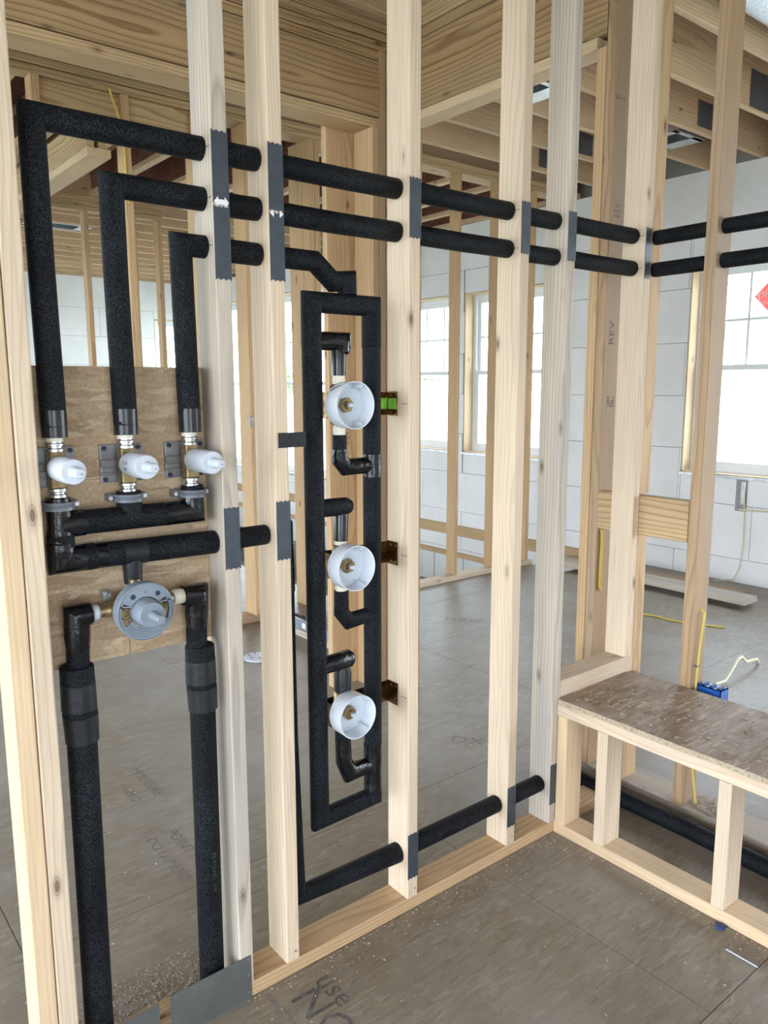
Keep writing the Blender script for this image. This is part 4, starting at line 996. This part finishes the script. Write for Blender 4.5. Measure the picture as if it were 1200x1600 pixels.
# tool board seen through the loop
tb = tag(lumber('loose_board', 2.44, 2.58, 3.42, 4.24, 0.0, 0.038, M['pale2']), 'scrap board on the floor behind the loop, holding a spirit level', 'board')
lv = thing('spirit_level', 'grey spirit level lying on a scrap board behind the foam loop', 'tool', (2.5, 3.7, 0.04))
build('level_body', MB().box(2.450, 2.472, 3.50, 4.05, 0.0385, 0.098), M['greyplastic'], lv, bevel=0.002)
for y in (3.60, 3.78): build('vial_window', MB().box(2.4488, 2.4502, y, y+0.035, 0.055, 0.085), M['print'], lv, autosmooth=0)
dr = thing('caulk_tube', 'dark tube with a purple end cap lying on the scrap board', 'tube', (2.53, 4.0, 0.06))
build('tube_body', MB().tube([(2.52, 4.15, 0.066), (2.52, 3.92, 0.066)], 0.027, 20), M['black'], dr)
build('end_cap', MB().tube([(2.455, 4.185, 0.064), (2.452, 4.155, 0.064)], [0.018, 0.025], 20), M['purple'], dr)
# white round cover on the floor between the two studs
wd = build('round_cover', MB().lathe([(0.075, 0.0), (0.075, 0.008), (0.06, 0.014)], (2.055, 3.66, 0.0), 'z', 32), M['whiteplastic']); tag(wd, 'white round plastic cover lying on the floor behind the stud', 'cover')
for k in range(6):
    a = k*math.pi/3+0.3; build('cover_hole', MB().lathe([(0.007, 0.0138), (0.007, 0.0146)], (2.055+0.045*math.cos(a), 3.66+0.045*math.sin(a), 0), 'z', 10), M['ink'], wd)

# sheet metal boots between joists
def boot(x0, x1, y0, y1, label):
    r = thing('duct_boot', label, 'duct', (x0, y0, CEIL), 'sheet metal boots between the joists')
    t = 0.002; z0, z1 = CEIL+0.001, CEIL+0.10
    build('boot_walls', MB().box(x0, x1, y0, y0+t, z0, z1).box(x0, x1, y1-t, y1, z0, z1).box(x0, x0+t, y0, y1, z0, z1).box(x1-t, x1, y0, y1, z0, z1).box(x0, x1, y0, y1, z1, z1+t), M['galv'], r, autosmooth=0)
    build('flange', MB().box(x0-0.03, x1+0.03, y0-0.005, y0+0.03, CEIL-0.003, CEIL-0.001).box(x0-0.03, x1+0.03, y1-0.03, y1+0.005, CEIL-0.003, CEIL-0.001).box(x0-0.03, x0+0.03, y0, y1, CEIL-0.003, CEIL-0.001).box(x1-0.09, x1+0.03, y0, y1, CEIL-0.003, CEIL-0.001), M['galv'], r, autosmooth=0)
boot(4.72, 5.0, 2.90, 3.18, 'sheet metal duct boot between joists above the bench window')
boot(3.36, 3.60, 2.90, 3.18, 'bright sheet metal duct boot above the knotty stud')
boot(2.30, 2.85, 8.17, 8.46, 'distant sheet metal duct boot beyond the farthest stud wall')
fd = build('foil_duct', MB().tube([(3.2, 1.835, 3.19), (3.6, 1.84, 3.165), (4.0, 1.835, 3.155), (4.4, 1.84, 3.17), (4.8, 1.835, 3.18), (5.3, 1.835, 3.19)], 0.105, 32), M['foil']); tag(fd, 'silver foil air duct lying between the ceiling joists', 'duct')
# toothed truss plates on joist faces
def truss_plate(x0, x1, y, z0, z1):
    mb = MB().box(x0, x1, y-0.0015, y, z0, z1)
    n = int((x1-x0)/0.012)
    for k in range(n):
        x = x0+(k+0.5)*(x1-x0)/n; build('truss_tooth_row', MB().box(x-0.0022, x+0.0022, y-0.005, y-0.0016, z0+0.004, z1-0.004), M['bracket'], ceiling, autosmooth=0)
    build('truss_plate', mb, M['ribbed'], ceiling, autosmooth=0)
truss_plate(4.81, 5.02, 2.829, 3.082, 3.235); truss_plate(4.66, 4.95, 2.423, 3.06, 3.262); truss_plate(4.66, 4.84, 3.642, 3.075, 3.215); truss_plate(4.75, 4.90, 4.048, 3.08, 3.21)

# ---- stamped words on the subfloor
FP = simple('faded_floor_ink', (0.155, 0.14, 0.12), 0.6, noise=(60, 0.8, 1.7))
def floor_text(s_, size, x, y, ang, mat=FP, sy=1.0):
    ca, sa = math.cos(ang), math.sin(ang)
    text_mesh('floor_stamp', s_, size, lambda u, v: (x+u*ca-v*sy*sa, y+u*sa+v*sy*ca, 0.0006), mat, floor)
FP2 = simple('dark_floor_ink', (0.085, 0.08, 0.072), 0.6, noise=(70, 0.7, 2.0))
floor_text('NO', 0.12, 0.885, 1.375, -math.pi/2, FP2)
floor_text('use', 0.085, 0.965, 1.425, -math.pi/2, FP2)
floor_text('POINT POSE', 0.055, 0.95, 2.20, -math.pi/2); floor_text('DO LAP END', 0.05, 0.88, 2.20, -math.pi/2)
floor_text('MOISTURE', 0.055, 1.02, 2.72, -math.pi/2); floor_text('HUMID', 0.05, 0.94, 2.68, -math.pi/2)
floor_text('DXO', 0.11, 3.40, 3.42, -0.9); floor_text('DX', 0.10, 2.2, 2.18, -0.9)
build('chalk_line', MB().box(0.845, 0.857, 0.6, 1.515, 0.0004, 0.0007), FP, floor, autosmooth=0)

# ---- shavings and chips
def chips(name, label, cat, n, fx, mat, smin, smax, seed, kind=True):
    r = random.Random(seed); mb = MB()
    for _ in range(n):
        x, y, z = fx(r); a = r.uniform(0, math.pi); l = r.uniform(smin, smax); w = l*r.uniform(0.12, 0.5); t = r.uniform(0.0006, 0.002)
        ca, sa = math.cos(a), math.sin(a); b0 = len(mb.v); tilt = r.uniform(-0.25, 0.25)*l
        for (u, v_) in ((-l, -w), (l, -w), (l, w), (-l, w)):
            zz = z + 0.0006 + max(0, tilt*u/l + abs(tilt))
            mb.v.append((x+u*ca-v_*sa, y+u*sa+v_*ca, zz)); 
        for (u, v_) in ((-l, -w), (l, -w), (l, w), (-l, w)):
            zz = z + 0.0006 + max(0, tilt*u/l + abs(tilt)) + t
            mb.v.append((x+u*ca-v_*sa, y+u*sa+v_*ca, zz))
        for f in ((3,2,1,0),(4,5,6,7),(0,1,5,4),(1,2,6,5),(2,3,7,6),(3,0,4,7)): mb.f.append([b0+i for i in f]); mb.smooth.append(False)
    o = build(name, mb, mat, autosmooth=0); tag(o, label, cat); o['kind'] = 'stuff'; return o
CH = simple('wood_chip', (0.52, 0.45, 0.36), 0.7, noise=(40, 0.6, 1.15))
chips('wood_chips', 'pale wood shavings scattered on the bench top', 'wood chips', 420, lambda r: (XB+0.03+(0.37)*r.random()**0.75, -0.2+1.7*r.random(), 0.469), CH, 0.0012, 0.0065, 1)
chips('wood_chips', 'pale shavings along the room side of the plumbing wall plate', 'wood chips', 260, lambda r: (0.8+1.15*r.random(), Y0-0.008-0.10*r.random()**3, 0.0), CH, 0.0006, 0.0028, 2)
chips('wood_chips', 'pale shavings along the front of the bench foot', 'wood chips', 160, lambda r: (XB-0.006-0.07*r.random()**3, 0.3+1.2*r.random(), 0.0), CH, 0.0006, 0.0028, 3)
chips('sawdust', 'heap of sawdust and shavings behind the steel guard sheets', 'sawdust', 1500, lambda r: (0.42+0.39*r.random(), Y0+D+0.004+0.16*r.random()**1.8, 0.0), CH, 0.0007, 0.0032, 4)
def pile(r):
    a = r.uniform(0, 6.28); d = 0.085*math.sqrt(r.random()); return (2.455+d*0.65*math.cos(a), 1.235+d*math.sin(a), 0.038+max(0, 0.022*(1-d/0.085)))
chips('sawdust', 'small heap of sawdust at the foot of the brown cabled stud', 'sawdust', 700, pile, CH, 0.0015, 0.006, 5)
chips('wood_chips', 'thin scatter of shavings over the subfloor beyond the wall', 'wood chips', 420, lambda r: (0.3+4.2*r.random(), 1.75+2.2*r.random(), 0.0), CH, 0.0012, 0.005, 6)
chips('wood_chips', 'thin scatter of shavings on the near subfloor', 'wood chips', 110, lambda r: (0.7+1.25*r.random(), 0.2+1.3*r.random(), 0.0), CH, 0.001, 0.0038, 7)
chips('wood_chips', 'shavings on the floor under the bench', 'wood chips', 70, lambda r: (2.06+0.3*r.random(), 0.6+0.9*r.random(), 0.0), CH, 0.0015, 0.006, 8)
sl = build('white_strip', MB().box(1.872, 1.8755, 0.80, 0.885, 0.0004, 0.004), M['whiteplastic'], bevel=0.0008, seg=1); tag(sl, 'thin white plastic strip on the floor by the bench foot', 'strip')
bc = build('blue_scrap', MB().prism([(1.935, 0.93), (1.952, 0.925), (1.957, 0.94), (1.945, 0.953), (1.93, 0.945)], 'z', 0.0005, 0.008), M['navy'], autosmooth=0); tag(bc, 'crumpled dark blue scrap against the bench foot', 'scrap')

# ================================================================== outdoors
lawn = build('lawn', MB().box(-60, 90, -60, 90, -1.3, -1.2), simple('dusty_lawn', (0.42, 0.43, 0.36), 0.9, noise=(0.3, 0.8, 1.2)), autosmooth=0); lawn['kind'] = 'structure'
def house(x, y, label):
    r = thing('house', label, 'house', (x, y, -1.2))
    sid = simple('white_siding', (0.85, 0.86, 0.87), 0.7)
    build('walls', MB().box(x, x+9, y-6, y+6, -1.2, 4.6), sid, r, autosmooth=0)
    build('roof', MB().prism([(y-6.6, 4.5), (y+6.6, 4.5), (y, 7.6)], 'x', x-0.5, x+9.5), simple('grey_shingle', (0.22, 0.22, 0.24), 0.8), r, autosmooth=0)
    for yy in (-4, -1.4, 1.4, 4):
        for z in (-0.2, 2.5):
            f = build('window', MB().box(x-0.05, x, y+yy-0.55, y+yy+0.55, z, z+1.3), M['vinyl'], r, autosmooth=0)
            build('pane', MB().box(x-0.07, x-0.05, y+yy-0.45, y+yy+0.45, z+0.1, z+1.2), simple('grey_pane', (0.35, 0.4, 0.44), 0.1), f, autosmooth=0)
house(62, 30, 'white house with small windows seen through the bench window')
def tree(x, y, h, label, seed):
    r = random.Random(seed); root = thing('tree', label, 'tree', (x, y, -1.2), 'trees on the far edge of the lawn')
    build('trunk', MB().tube([(x, y, -1.2), (x+0.1, y, -1.2+h*0.5)], [0.22, 0.12], 10), simple('bark', (0.14, 0.10, 0.07), 0.9), root)
    mb = MB()
    for k in range(420):
        a = r.uniform(0, 6.28); u = r.uniform(-1, 1); d = r.random()**0.4*h*0.34; s_ = math.sqrt(1-u*u)
        c = Vector((x+d*s_*math.cos(a), y+d*s_*math.sin(a), -1.2+h*0.66+d*u*1.05)); n = Vector((r.uniform(-1, 1), r.uniform(-1, 1), r.uniform(-1, 1))).normalized(); t1 = n.orthogonal().normalized()*h*0.035; t2 = n.cross(t1)
        mb.quad(c-t1-t2, c+t1-t2, c+t1+t2, c-t1+t2)
    build('crown', mb, simple('leaf_green', (0.36, 0.48, 0.26), 0.8), root, recalc=False, autosmooth=0)
for k, (x, y, h) in enumerate(((54, 50, 4.5), (56, 56, 4.6), (60, 66, 4.6), (52, 46, 4.2), (50, 62, 5.0), (42, 68, 5), (36, 74, 5))):
    tree(x, y, h, 'pale green tree on the far edge of the lawn', k)
